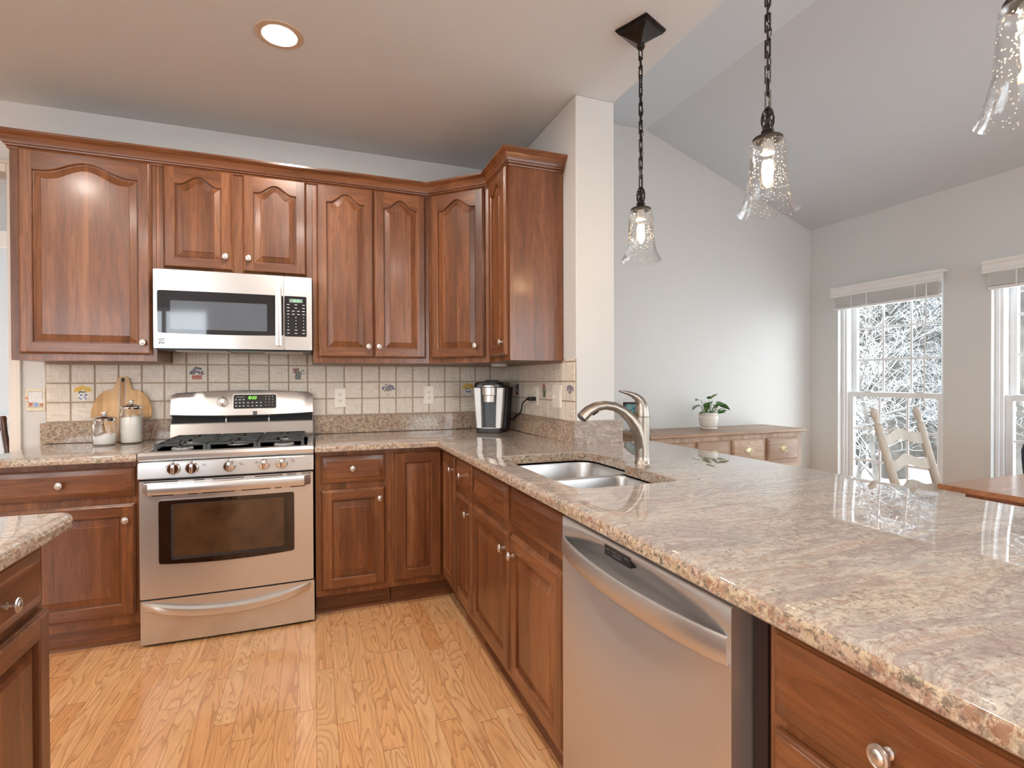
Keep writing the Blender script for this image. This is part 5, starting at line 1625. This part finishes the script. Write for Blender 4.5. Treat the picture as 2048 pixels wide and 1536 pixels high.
# ---------------------------------------------------------------- jars and cutting board
def jar(label, loc, rad, h, fill, m, slope=0.0, scoop=False):
    r = thing('glass_jar', label, 'jar', loc, 0, 'lidded glass jars')
    b = MB(); R = rad
    out = [(R * 0.9, 0.0), (R, 0.006), (R, h - 0.022), (R * 0.97, h - 0.014), (R * 0.86, h - 0.007), (R * 0.86, h)]
    inn = [(R * 0.86 - 0.003, h), (R * 0.86 - 0.003, h - 0.008), (R - 0.004, h - 0.022), (R - 0.004, 0.008), (R * 0.88, 0.005), (0.002, 0.005)]
    b.lathe(out + inn, (0, 0, 0), 'z', 32, True, True); b.build('glass', 'jar_glass', r, 60)
    b = MB(); rr = R - 0.0046; n = 28
    loops = [[(rr * 0.9 * cos(2 * PI * i / n), rr * 0.9 * sin(2 * PI * i / n), 0.0056) for i in range(n)], [(rr * cos(2 * PI * i / n), rr * sin(2 * PI * i / n), 0.010) for i in range(n)]]
    for q in (1.0, 0.75, 0.5, 0.25, 0.02):
        loops.append([(rr * q * cos(2 * PI * i / n), rr * q * sin(2 * PI * i / n), fill + slope * (0.5 * sin(3.1 * q * cos(2 * PI * i / n) + 0.6) + 0.35 * sin(7 * i * PI / n) * q) + 0.004 * (1 - q)) for i in range(n)])
    b.loft(loops); b.build('contents', m, r, 60)
    b = MB(); lid = [(R * 0.84, h - 0.001), (R * 0.95, h + 0.0005), (R * 0.97, h + 0.004), (R * 0.97, h + 0.013), (R * 0.90, h + 0.017), (R * 0.72, h + 0.020), (R * 0.60, h + 0.024), (R * 0.42, h + 0.026), (R * 0.30, h + 0.029), (0.008, h + 0.031)]
    b.lathe(lid, (0, 0, 0), 'z', 32); l = b.build('lid', 'chrome', r, 40)
    b = MB(); b.lathe([(0.007, h + 0.030), (0.007, h + 0.034), (0.0135, h + 0.038), (0.0145, h + 0.043), (0.012, h + 0.0475), (0.001, h + 0.049)], (0, 0, 0), 'z', 20); b.build('lid_knob', 'chrome', l, 40)
    if scoop:
        b = MB(); b.tube([(0.012, -0.005, fill - 0.012), (0.0, 0.004, fill + 0.02), (-0.014, 0.012, fill + 0.062)], [0.006, 0.005, 0.0042], 8)
        b.sphere((0.020, -0.010, fill + 0.002), 0.017, (1.1, 0.8, 0.7)); b.build('scoop', 'bamboo_dark', r)
    return r
jar('short glass jar with chrome lid, a quarter full of sugar with a wooden scoop', (-0.267, -0.205, ZG1), 0.0530, 0.128, 0.050, 'sugar', 0.018, True)
jar('tall glass jar with chrome lid, nearly full of white flour', (-0.1605, -0.158, ZG1), 0.0540, 0.185, 0.142, 'flour', 0.006)

def board():
    r = thing('cutting_board', 'bamboo cutting board with handle and two round lobes, leaning on the tiles behind the jars', 'cutting board', (-0.234, -0.066, ZG1 + 0.0005))
    half = [(0.0, 0.0), (0.060, 0.0), (0.070, 0.05), (0.082, 0.110), (0.093, 0.130), (0.105, 0.131), (0.122, 0.128), (0.137, 0.135), (0.141, 0.150), (0.139, 0.180), (0.131, 0.215), (0.118, 0.245), (0.098, 0.270), (0.078, 0.285), (0.060, 0.287), (0.048, 0.290), (0.041, 0.300), (0.034, 0.325), (0.028, 0.350), (0.021, 0.3595), (0.010, 0.3625), (0.0, 0.363)]
    pts = [Vector((x, 0, z)) for x, z in half]
    sm = []
    for i in range(len(pts) - 1):
        p0, p1, p2, p3 = pts[max(0, i - 1)], pts[i], pts[i + 1], pts[min(len(pts) - 1, i + 2)]
        for k in range(4):
            t = k / 4
            sm.append(0.5 * ((2 * p1) + (p2 - p0) * t + (2 * p0 - 5 * p1 + 4 * p2 - p3) * t * t + (3 * p1 - p0 - 3 * p2 + p3) * t ** 3))
    right = [(max(0, p.x), p.z) for p in sm if p.z >= -0.001]
    poly = [(x, z) for x, z in right] + [(0.0, 0.363)] + [(-x, z) for x, z in reversed(right) if x > 0.0005]
    out = []
    for p in poly:
        if not out or (Vector(p) - Vector(out[-1])).length > 0.0008: out.append(p)
    if (Vector(out[0]) - Vector(out[-1])).length < 0.0008: out.pop()
    lean = -math.atan2(0.048, 0.36)
    def put(o): o.matrix_basis = Matrix.Rotation(lean, 4, 'X')
    b = MB(); b.loft([[(x, y, z) for x, z in (offset_poly(out, i) if i else out)] for i, y in ((0.0015, -0.008), (0, -0.0065), (0, 0.0065), (0.0015, 0.008))]); put(b.build('board', 'bamboo', r, 40))
    b = MB(); b.box(-0.0105, 0.0105, -0.0088, -0.0078, 0.004, 0.356)
    put(b.build('dark_stripe', 'bamboo_dark', r, None))
    b = MB()
    for s in (-1, 1): b.box(s * 0.0115, s * 0.0155, -0.0087, -0.0078, 0.004, 0.352)
    put(b.build('pale_stripes', 'pale_wood', r, None))
    b = MB(); b.prism(rrect(-0.006, 0.006, 0.334, 0.356, 0.005), -0.0094, -0.0086, 'y'); put(b.build('hanging_hole', 'void_black', r, None))
board()

# ---------------------------------------------------------------- lamps
def recessed():
    r = thing('recessed_light', 'round recessed ceiling light with tan trim ring, lit', 'ceiling light', (0.638, -1.083, ZC))
    b = MB(); b.lathe([(0.098, -0.0005), (0.097, -0.004), (0.080, -0.0065), (0.072, -0.004), (0.070, -0.0005)], (0, 0, 0), 'z', 40, False, False); b.build('trim_ring', 'recess_trim', r)
    b = MB(); b.lathe([(0.0725, -0.0055), (0.0705, -0.0065), (0.0690, -0.004), (0.050, -0.0015)], (0, 0, 0), 'z', 40, False, False); b.build('baffle', 'recess_baffle', r)
    b = MB(); b.lathe([(0.0505, -0.0025), (0.046, -0.0045), (0.002, -0.0060)], (0, 0, 0), 'z', 40, False, True); b.build('lens', 'lamp_lens', r)
    return r
rec = recessed()
for k, (x, y) in enumerate(((-0.85, -2.0), (0.64, -2.75), (-0.85, -3.6), (0.9, -4.9), (1.75, -4.2), (-2.2, -2.2))):  # out-of-view downlights added to brighten the kitchen
    copy_tree(rec, (x, y, ZC), ['added recessed fill light over the island', 'added recessed fill light over the aisle', 'added recessed fill light beyond the island', 'added recessed fill light behind the camera', 'added recessed fill light past the near pendant', 'added recessed fill light at the far left of the kitchen'][k])

def pendant():
    z0 = 1.755
    x0, y0 = 2.073, -1.651
    r = thing('pendant_light', 'bell glass pendant hanging farthest away, with square canopy on the ceiling in view', 'pendant lamp', (x0, y0, ZC), 0, 'bell glass pendants over the peninsula')
    Z = lambda z: z - ZC
    B = lambda b, nm, m, p=r, sh=38: b.build(nm, m, p, sh)
    sq = lambda s, z: [(s * sx, s * sy, Z(z)) for sx, sy in ((-1, -1), (1, -1), (1, 1), (-1, 1))]
    b = MB()
    b.loft([sq(0.076, ZC - 0.0005), sq(0.076, ZC - 0.007), sq(0.072, ZC - 0.008), sq(0.072, ZC - 0.013), sq(0.068, ZC - 0.014), sq(0.066, ZC - 0.020), sq(0.040, ZC - 0.036), sq(0.016, ZC - 0.055), sq(0.010, ZC - 0.062)])
    can = B(b, 'canopy', 'bronze', r, 20); can.rotation_euler = (0, 0, math.radians(23))
    b = MB(); b.sphere((0, 0, Z(ZC - 0.070)), 0.0165, (1, 1, 0.95), 14, 10)
    for i in range(10):
        a = 2 * PI * i / 10; b.tube([(0.0165 * cos(a + t) * sin(PI * (0.15 + 0.7 * t / 1.6)), 0.0165 * sin(a + t) * sin(PI * (0.15 + 0.7 * t / 1.6)), Z(ZC - 0.070) + 0.0165 * cos(PI * (0.15 + 0.7 * t / 1.6))) for t in (0, .4, .8, 1.2, 1.6)], 0.0018, 5)
    B(b, 'finial', 'bronze')
    # chain of flat rectangular links
    b = MB()
    ztop, zbot = ZC - 0.083, 2.072
    n = 15
    pitch = (ztop - zbot) / n
    rgc = random.Random(6)
    for i in range(n):
        zc = ztop - pitch * (i + 0.5)
        hl, hw, t = pitch * 0.5 + 0.0075, 0.0088, 0.0020
        a = (0.0 if i % 2 else PI / 2) + rgc.uniform(-0.3, 0.3) + 0.45
        fr = [(-hw, -hl), (hw, -hl), (hw, hl), (-hw, hl)]; inn = [(-hw + 2 * t, -hl + 2 * t), (hw - 2 * t, -hl + 2 * t), (hw - 2 * t, hl - 2 * t), (-hw + 2 * t, hl - 2 * t)]
        def P(p, y): return (p[0] * cos(a) - y * sin(a), p[0] * sin(a) + y * cos(a), Z(zc) + p[1])
        lo = [[P(p, -t) for p in fr], [P(p, t) for p in fr], [P(p, t) for p in inn], [P(p, -t) for p in inn], [P(p, -t) for p in fr]]
        b.loft(lo, False, False)
    B(b, 'chain', 'bronze', r, 30)
    b = MB(); pts = []
    for i in range(41):
        z = ztop + 0.006 - (ztop - zbot + 0.012) * i / 40
        pts.append((0.0055 * sin(i * 1.1) + 0.004, 0.0055 * cos(i * 0.9), Z(z)))
    b.tube(pts, 0.0017, 5); B(b, 'cord', 'black_plastic', r, 60)
    # twisted cage and cap
    b = MB()
    zc0, zc1 = 2.000, 2.062
    for i in range(6):
        a0 = 2 * PI * i / 6
        for sgn in (1, -1):
            b.tube([((0.006 + 0.0115 * sin(PI * (0.12 + 0.76 * t))) * cos(a0 + sgn * 2.2 * t), (0.006 + 0.0115 * sin(PI * (0.12 + 0.76 * t))) * sin(a0 + sgn * 2.2 * t), Z(zc0 + (zc1 - zc0) * t)) for t in [k / 9 for k in range(10)]], 0.0021, 5)
    b.lathe([(0.004, Z(zc0)), (0.0065, Z((zc0 + zc1) / 2)), (0.004, Z(zc1))], (0, 0, 0), 'z', 10)
    b.lathe([(0.006, Z(zc1 - 0.004)), (0.010, Z(zc1)), (0.007, Z(zc1 + 0.006)), (0.003, Z(zc1 + 0.009))], (0, 0, 0), 'z', 12)
    B(b, 'twisted_cage', 'bronze', r, 60)
    b = MB(); b.lathe([(0.006, Z(2.003)), (0.017, Z(2.000)), (0.019, Z(1.995)), (0.016, Z(1.990)), (0.021, Z(1.987)), (0.023, Z(1.982)), (0.022, Z(1.979)), (0.041, Z(1.977)), (0.043, Z(1.974)), (0.042, Z(1.971)), (0.002, Z(1.970))], (0, 0, 0), 'z', 28); cap = B(b, 'cap', 'bronze')
    b = MB(); b.lathe([(0.0175, Z(1.9695)), (0.0185, Z(1.965)), (0.0185, Z(1.945)), (0.020, Z(1.943)), (0.020, Z(1.931)), (0.016, Z(1.929))], (0, 0, 0), 'z', 20); B(b, 'socket', 'grey_silver', cap)
    # bell shade, double walled
    b = MB()
    pr = [(0.036, 1.9685), (0.044, 1.966), (0.0495, 1.957), (0.0515, 1.940), (0.0520, 1.910), (0.0530, 1.880), (0.0555, 1.850), (0.0605, 1.820), (0.0680, 1.793), (0.0775, 1.770), (0.0850, 1.756)]
    n = 40; loops = []
    def wob(a, k): return 1 + 0.018 * sin(5 * a + 0.9 * k) + 0.012 * sin(9 * a - 1.3 * k)
    seq = [(q, z, 0) for q, z in pr] + [(0.0862, 1.7535, 0), (0.0846, 1.7525, 0)] + [(q - 0.0028, z + 0.0006, 0) for q, z in reversed(pr)]
    for k, (q, z, _) in enumerate(seq):
        loops.append([(q * wob(2 * PI * i / n, z * 40) * cos(2 * PI * i / n), q * wob(2 * PI * i / n, z * 40) * sin(2 * PI * i / n), Z(z)) for i in range(n)])
    b.loft(loops, False, False); B(b, 'glass_shade', 'seeded_glass', r, 80)
    b = MB(); b.lathe([(0.012, Z(1.930)), (0.0135, Z(1.922)), (0.0200, Z(1.905)), (0.0235, Z(1.880)), (0.0225, Z(1.855)), (0.0150, Z(1.832)), (0.006, Z(1.825)), (0.0008, Z(1.824))], (0, 0, 0), 'z', 24, False, True); bulb = B(b, 'bulb', 'jar_glass', r, 80)
    b = MB()
    for i in range(6):
        a = 2 * PI * i / 6; q = 0.0125
        b.tube([(q * 0.8 * cos(a), q * 0.8 * sin(a), Z(1.908)), (q * cos(a + 0.25), q * sin(a + 0.25), Z(1.880)), (q * 0.8 * cos(a + 0.1), q * 0.8 * sin(a + 0.1), Z(1.852))], 0.0040, 6)
    B(b, 'filament', 'filament', bulb, 80)
    return r
pen0 = pendant()
copy_tree(pen0, (2.052, -2.338, ZC), 'bell glass pendant hanging whole in the middle, only its chain cut by the picture top')
copy_tree(pen0, (2.050, -2.962, ZC), 'bell glass pendant nearest, cut off by the right edge')

r = thing('puck_light', 'flat pale puck light under the corner wall cabinet', 'under-cabinet light', (1.895, -0.33, ZU0 - 0.001))
b = MB(); b.lathe([(0.055, 0.0), (0.055, -0.010), (0.050, -0.016), (0.038, -0.018)], (0, 0, 0), 'z', 28, True, False); b.build('housing', 'puck_white', r)
b = MB(); b.lathe([(0.038, -0.0178), (0.02, -0.0172), (0.001, -0.0170)], (0, 0, 0), 'z', 28, False, True); b.build('lens', 'ceramic_white', r)

# ---------------------------------------------------------------- dining side: sideboard, plant, display, table, chairs
def sideboard():
    x0, x1, ZT = 2.972, 4.452, 0.856
    r = thing('sideboard', 'pale oak sideboard with brass-handled drawers along the dining wall', 'sideboard', ((x0 + x1) / 2, -0.24, 0))
    W2 = (x1 - x0) / 2
    O = ['oak_vertical', 'oak_horizontal']
    B = lambda b, nm, m, p=r, sh=30: b.build(nm, m, p, sh)
    b = MB(); b.prof(rect(-W2, W2, -0.222, 0.218), [(0.006, ZT - 0.026), (0.0, ZT - 0.020), (0.0, ZT - 0.012), (0.004, ZT - 0.008), (0.004, ZT - 0.003), (0.008, ZT)]); B(b, 'top', ['oak_horizontal'])
    w = W2 - 0.028
    b = MB(); b.box(-w, w, -0.192, 0.210, 0.09, ZT - 0.0262); B(b, 'carcass', O, r, None)
    b = MB(); b.slot(1); b.box(-w + 0.01, w - 0.01, -0.172, 0.20, 0.0, 0.0895); B(b, 'plinth', O, r, None)
    cols = [(-w + 0.052, -w + 0.345), (-w + 0.382, -w + 0.675), (-w + 0.712, -w + 1.018), (-w + 1.056, -w + 1.368)]
    for row, (za, zb) in enumerate(((0.620, 0.792), (0.430, 0.590), (0.240, 0.400))):
        for xa, xb in cols:
            b = MB(); b.slot(1)
            R = rect(xa, xb, za, zb)
            b.loft([[(x, y, z) for x, z in (offset_poly(R, i) if i else R)] for i, y in ((0, -0.1925), (0, -0.204), (0.003, -0.207), (0.008, -0.207), (0.011, -0.212), (0.016, -0.2135))])
            d = b.build('drawer', O, r, 22)
            cx, cz = (xa + xb) / 2, (za + zb) / 2
            b = MB()
            out = [(-0.040, 0.004), (-0.034, 0.014), (-0.022, 0.010), (-0.014, 0.020), (0, 0.024), (0.014, 0.020), (0.022, 0.010), (0.034, 0.014), (0.040, 0.004), (0.030, -0.006), (0.022, -0.014), (0.010, -0.012), (0, -0.022), (-0.010, -0.012), (-0.022, -0.014), (-0.030, -0.006)]
            b.prism([(cx + p[0], cz + p[1]) for p in reversed(out)], -0.2155, -0.2133, 'y')
            pl = b.build('pull_plate', 'brass', d)
            b = MB(); b.tube([(cx - 0.026, -0.217, cz + 0.004), (cx - 0.027, -0.224, cz - 0.004), (cx - 0.018, -0.228, cz - 0.018), (cx, -0.229, cz - 0.022), (cx + 0.018, -0.228, cz - 0.018), (cx + 0.027, -0.224, cz - 0.004), (cx + 0.026, -0.217, cz + 0.004)], 0.0028, 6)
            b.build('pull', 'brass', pl, 60)
sideboard()

def plant():
    r = thing('potted_plant', 'green trailing pothos in a white quilted ceramic pot on the sideboard', 'plant', (3.705, -0.195, 0.856))
    b = MB()
    b.lathe([(0.058, 0.0005), (0.066, 0.003), (0.069, 0.014), (0.066, 0.018), (0.060, 0.018), (0.058, 0.012)], (0, 0, 0), 'z', 36); b.build('saucer', 'ceramic_white', r)
    n, loops = 64, []
    P = [(0.055, 0.0185), (0.062, 0.026), (0.069, 0.050), (0.0735, 0.085), (0.0735, 0.100), (0.0725, 0.1015), (0.0725, 0.104), (0.0745, 0.106), (0.0745, 0.130), (0.0735, 0.132), (0.070, 0.131), (0.069, 0.112), (0.002, 0.110)]
    dense = []
    for a, c in zip(P, P[1:]):
        m = 8 if 0.02 < a[1] < 0.1 and c[1] - a[1] > 0.01 else 1
        for k in range(m): dense.append((a[0] + (c[0] - a[0]) * k / m, a[1] + (c[1] - a[1]) * k / m, m > 1))
    dense.append(P[-1] + (False,))
    for q, z, quilt in dense:
        lp = []
        for i in range(n):
            a = 2 * PI * i / n
            e = 0.0028 * (max(abs(sin(10 * a + z * 210)), 0) * max(abs(sin(10 * a - z * 210)), 0)) if quilt else 0
            lp.append(((q + e) * cos(a), (q + e) * sin(a), z))
        loops.append(lp)
    b = MB(); b.loft(loops, True, True); b.build('pot', 'ceramic_white', r, 70)
    b = MB(); b.lathe([(0.0675, 0.113), (0.04, 0.118), (0.001, 0.119)], (0, 0, 0), 'z', 24, True, True); b.build('soil', 'soil', r)
    rg = random.Random(12)
    bs, bl = MB(), MB()
    def leaf(p, d, L, roll):
        d = d.normalized(); up = Vector((0, 0, 1)); s = d.cross(up)
        if s.length < 0.05: s = Vector((1, 0, 0))
        s.normalize(); nn = s.cross(d)
        s2 = s * cos(roll) + nn * sin(roll); n2 = s2.cross(d)
        prof = [(0, 0.0), (0.06, 0.30), (0.2, 0.47), (0.4, 0.46), (0.6, 0.35), (0.8, 0.19), (0.93, 0.06), (1.0, 0.0)]
        rows = []
        for t, w_ in prof:
            c = p + d * (L * t) + up * (-0.30 * L * t * t)
            w2 = w_ * L * 0.82
            rows.append([tuple(c - s2 * w2 + n2 * (0.16 * w2)), tuple(c), tuple(c + s2 * w2 + n2 * (0.16 * w2))])
        bl.loft(rows, False, False, closed=False)
    tips = [(-0.11, -0.02, 0.235, 0.075), (-0.145, -0.03, 0.195, 0.070), (0.035, -0.03, 0.255, 0.072), (0.0, -0.02, 0.245, 0.060), (0.075, -0.03, 0.205, 0.085), (0.115, -0.03, 0.195, 0.085), (-0.06, -0.05, 0.185, 0.075), (0.02, -0.06, 0.175, 0.070), (0.085, -0.04, 0.150, 0.078), (0.13, -0.01, 0.135, 0.070), (-0.04, -0.07, 0.150, 0.065), (0.05, -0.07, 0.135, 0.070), (0.0, 0.03, 0.215, 0.07), (0.06, 0.05, 0.195, 0.07), (-0.07, 0.05, 0.19, 0.065), (0.10, 0.05, 0.165, 0.07), (-0.02, -0.04, 0.205, 0.065), (0.045, -0.06, 0.185, 0.07), (-0.075, -0.02, 0.150, 0.06)]
    for x, y, z, L in tips:
        tip = Vector((x, y, z)); root = Vector((x * 0.22 + rg.uniform(-0.012, 0.012), y * 0.3, 0.112))
        mid = (root + tip) * 0.5 + Vector((0, 0, 0.03)); q = tip - Vector((x, y, 0)).normalized() * 0.02 - Vector((0, 0, 0.008))
        bs.tube([root, mid, q], [0.0022, 0.0018, 0.0013], 5)
        leaf(q, Vector((x * 1.4, y - 0.02, 0.02 + 0.1 * rg.uniform(-0.6, 0.8))), L, rg.uniform(-0.7, 0.7))
    # bare trailing vine on the left with aerial roots
    bs.tube([(-0.045, -0.03, 0.125), (-0.075, -0.045, 0.135), (-0.105, -0.05, 0.133), (-0.100, -0.05, 0.155), (-0.078, -0.05, 0.168)], 0.0016, 5)
    for x in (-0.108, -0.092, -0.078, -0.062): bs.tube([(x, -0.048, 0.135), (x + 0.003, -0.05, 0.17), (x + 0.001, -0.04, 0.225)], 0.0010, 4)
    bs.build('stems', 'stem_green', r, 60); bl.build('foliage', 'leaf_green', r, 60)
plant()

r = thing('smart_display', 'small white-framed smart display on the sideboard, mostly hidden by the faucet', 'smart display', (3.035, -0.165, 0.856), math.radians(-26))
mt = Matrix.Translation((0, -0.01, 0.105)) @ Matrix.Rotation(math.radians(-18), 4, 'X')
b = MB(); b.prof(rrect(-0.11, 0.11, -0.05, 0.05, 0.02), [(0.004, 0.0005), (0, 0.004), (0.008, 0.012)]) if False else b.loft([[(x * s, y * s, z) for x, y in rrect(-0.032, 0.032, -0.03, 0.04, 0.012)] for s, z in ((1.0, 0.0005), (0.95, 0.01), (0.55, 0.10))])
b.build('stand', 'black_plastic', r)
b = MB(); b.prism(rrect(-0.092, 0.092, 0.0, 0.128, 0.010), -0.012, 0.006, 'y'); o = b.build('frame', 'ceramic_white', r); o.matrix_basis = mt
b = MB(); b.prism(rrect(-0.084, 0.084, 0.008, 0.120, 0.005), -0.0135, -0.011, 'y'); o = b.build('bezel', 'black_plastic', r, None); o.matrix_basis = mt
b = MB(); b.box(-0.070, 0.070, -0.0142, -0.0134, 0.018, 0.104); o = b.build('screen', 'screen_picture', r, None); o.matrix_basis = mt
b = MB(); b.tube([(-0.03, 0.03, 0.006), (-0.06, 0.02, 0.02), (-0.075, 0.0, 0.012), (-0.09, 0.02, 0.004), (-0.12, 0.04, 0.004)], 0.002, 6); b.build('cable', 'ceramic_white', r, 60)

def table():
    x0, x1, y0, y1, z1 = 3.535, 4.45, -3.55, -1.935, 0.752
    r = thing('dining_table', 'reddish-brown wooden dining table, one corner showing at the right edge', 'table', ((x0 + x1) / 2, (y0 + y1) / 2, 0))
    dx, dy = (x0 + x1) / 2, (y0 + y1) / 2
    b = MB(); b.prof(rect(x0 - dx, x1 - dx, y0 - dy, y1 - dy), [(0.003, z1 - 0.026), (0.0, z1 - 0.022), (0.0, z1 - 0.004), (0.003, z1)]); b.build('tabletop', 'table_wood', r, 30)
    b = MB(); b.box(x0 - dx - 0.0006, x1 - dx + 0.0006, y1 - dy - 0.075, y1 - dy + 0.0006, z1 - 0.0255, z1 + 0.0004); b.build('breadboard_end', 'dark_chair_wood', r, None) if False else b.bm.free()
    b = MB(); b.box(x0 - dx + 0.09, x1 - dx - 0.09, y0 - dy + 0.09, y0 - dy + 0.11, z1 - 0.12, z1 - 0.0262); b.box(x0 - dx + 0.09, x1 - dx - 0.09, y1 - dy - 0.11, y1 - dy - 0.09, z1 - 0.12, z1 - 0.0262)
    b.box(x0 - dx + 0.09, x0 - dx + 0.11, y0 - dy + 0.11, y1 - dy - 0.11, z1 - 0.12, z1 - 0.0262); b.box(x1 - dx - 0.11, x1 - dx - 0.09, y0 - dy + 0.11, y1 - dy - 0.11, z1 - 0.12, z1 - 0.0262)
    b.build('apron', 'table_wood', r, None)
    for sx in (x0 - dx + 0.10, x1 - dx - 0.10):
        for sy in (y0 - dy + 0.10, y1 - dy - 0.10):
            b = MB(); b.lathe([(0.022, 0.0), (0.028, 0.03), (0.022, 0.08), (0.034, 0.30), (0.038, 0.48), (0.026, 0.53), (0.036, 0.56), (0.036, z1 - 0.027)], (sx, sy, 0), 'z', 16); b.build('leg', 'table_wood', r, 40)
table()

def ladder_chair(label, loc, rotz):
    """seat faces local -y, back leans towards +y"""
    r = thing('ladder_back_chair', label, 'chair', loc, rotz)
    m = 'pale_wood'
    B = lambda b, nm, p=r: b.build(nm, m, p, 45)
    bx = lambda z: 0.165 + 0.018 * (z - 0.45) / 0.65        # posts spread a little upward
    by = lambda z: 0.20 + 0.0 * z + max(0.0, (z - 0.42)) * 0.285
    for s in (-1, 1):
        b = MB()
        zs = [0.0, 0.12, 0.30, 0.45, 0.62, 0.80, 0.955, 0.985]
        pts = [(s * bx(z), by(z), z) for z in zs]
        b.tube(pts, [0.014, 0.019, 0.021, 0.022, 0.022, 0.0215, 0.0205, 0.0195], 14)
        z = 0.985; p0 = Vector((s * bx(z), by(z), z)); dd = Vector((s * 0.02, 0.285, 1)).normalized()
        f = [(0.0, 0.0205), (0.004, 0.022), (0.010, 0.018), (0.015, 0.0115), (0.022, 0.0110), (0.034, 0.0150), (0.055, 0.0195), (0.072, 0.0205), (0.086, 0.0170), (0.097, 0.0105), (0.104, 0.008), (0.108, 0.002)]
        b.tube([p0 + dd * h for h, _ in f], [q for _, q in f], 14)
        B(b, 'back_post')
    for zc, hh in ((0.91, 0.040), (0.77, 0.040), (0.63, 0.038), (0.50, 0.034)):
        b = MB(); n = 24; loops = []
        for i in range(n + 1):
            t = -1 + 2 * i / n; x = t * (bx(zc) - 0.004)
            u = 1 - t * t
            crest = 0.026 * max(0, cos(t * PI * 0.62)) ** 2 - 0.008 * abs(sin(t * PI)) ** 2
            low = 0.030 * max(0, cos(t * PI * 0.55)) ** 1.5 - 0.008 * abs(sin(t * PI)) ** 3
            zt, zb = zc + hh * 0.75 + crest, zc - hh * 0.85 + low
            y = lambda z: by(z) + 0.020 * u
            loops.append([(x, y(zb) - 0.005, zb), (x, y(zb) + 0.005, zb), (x, y(zt) + 0.005, zt), (x, y(zt) - 0.005, zt)])
        b.loft(loops); B(b, 'back_slat')
    b = MB(); b.loft([[(x, y, z) for x, y in rrect(-0.22, 0.22, -0.22, 0.19, 0.05, 5)] for z in (0.435, 0.455)]); B(b, 'seat')
    for s in (-1, 1):
        b = MB(); b.tube([(s * 0.195, -0.185, 0.0), (s * 0.195, -0.185, 0.10), (s * 0.19, -0.18, 0.25), (s * 0.185, -0.175, 0.436)], [0.013, 0.018, 0.021, 0.021], 14); B(b, 'leg')
        for z in (0.16, 0.28):
            b = MB(); b.tube([(s * 0.192, -0.18, z), (s * 0.162, 0.20, z + 0.01)], 0.010, 10); B(b, 'stretcher')
    for z in (0.20, 0.30):
        b = MB(); b.tube([(-0.19, -0.18, z), (0.19, -0.18, z)], 0.010, 10); B(b, 'stretcher')
    return r
ladder_chair('pale whitewashed ladder-back chair in front of the full window', (3.905, -1.885, 0), 0.0)

# dark blue upholstered chair at the far side of the table, only its edge in view
r = thing('upholstered_chair', 'navy upholstered chair back peeking in at the right edge beyond the table', 'chair', (4.685, -1.862, 0), -PI / 2)
b = MB()
loops = []
for i in range(9):
    z = 0.46 + 0.46 * i / 8
    wv = 0.255 * (0.80 + 0.20 * sin(PI * min(1, i / 6.5) * 0.5)) * (1 if i < 7 else (0.93 if i == 7 else 0.70))
    dy = 0.21 + 0.05 * (z - 0.46)
    loops.append([(x, y + dy, z) for x, y in rrect(-wv, wv, -0.035, 0.035, 0.03, 4)])
b.loft(loops); b.build('backrest', 'navy', r, 60)
b = MB(); b.loft([[(x, y, z) for x, y in rrect(-0.24 + i, 0.24 - i, -0.24 + i, 0.22 - i, 0.06, 5)] for i, z in ((0.01, 0.39), (0.0, 0.40), (0.0, 0.45), (0.02, 0.47))]); b.build('seat', 'navy', r, 60)
for sx in (-0.19, 0.19):
    for sy in (-0.19, 0.17):
        b = MB(); b.tube([(sx * 1.05, sy * 1.05, 0.0), (sx, sy, 0.392)], [0.012, 0.018], 10); b.build('leg', 'dark_chair_wood', r, 60)

# dark chair seen through the cased opening
r = thing('dining_chair', 'dark wooden chair seen through the opening at the left edge', 'chair', (-1.34, 0.62, 0), math.radians(0))
for s in (-1, 1):
    b = MB(); b.tube([(s * 0.20, 0.20, 0.0), (s * 0.20, 0.19, 0.44), (s * 0.235, 0.18, 0.60), (s * 0.242, 0.18, 0.80), (s * 0.222, 0.19, 0.90), (s * 0.195, 0.23, 1.02)], [0.018, 0.022, 0.022, 0.020, 0.018], 10, sq=0.8); b.build('back_post', 'dark_chair_wood', r, 60)
    b = MB(); b.tube([(s * 0.21, -0.20, 0.0), (s * 0.20, -0.19, 0.25), (s * 0.20, -0.19, 0.43)], [0.015, 0.020, 0.022], 10); b.build('leg', 'dark_chair_wood', r, 60)
b = MB(); b.loft([[(x, y, z) for x, y in rrect(-0.235, 0.235, -0.23, 0.21, 0.04, 5)] for z in (0.43, 0.47)]); b.build('seat', 'soft_black', r, 40)
b = MB(); n = 12
b.loft([[(0.19 * t, 0.265 + 0.02 * (1 - t * t), 0.95 - 0.01 * t * t), (0.19 * t, 0.285 + 0.02 * (1 - t * t), 0.93 - 0.01 * t * t), (0.19 * t, 0.295 + 0.02 * (1 - t * t), 1.01 + 0.02 * (1 - t * t)), (0.19 * t, 0.275 + 0.02 * (1 - t * t), 1.01 + 0.02 * (1 - t * t))] for t in [-1 + 2 * i / n for i in range(n + 1)]])
b.build('top_rail', 'dark_chair_wood', r, 50)
b = MB(); b.loft([[(x * q, y + dy, z) for x, y in rect(-0.06, 0.06, -0.006, 0.006)] for q, dy, z in ((0.8, 0.2, 0.46), (0.55, 0.205, 0.6), (1.15, 0.24, 0.82), (0.9, 0.275, 0.94))]); b.build('back_splat', 'dark_chair_wood', r, 50)
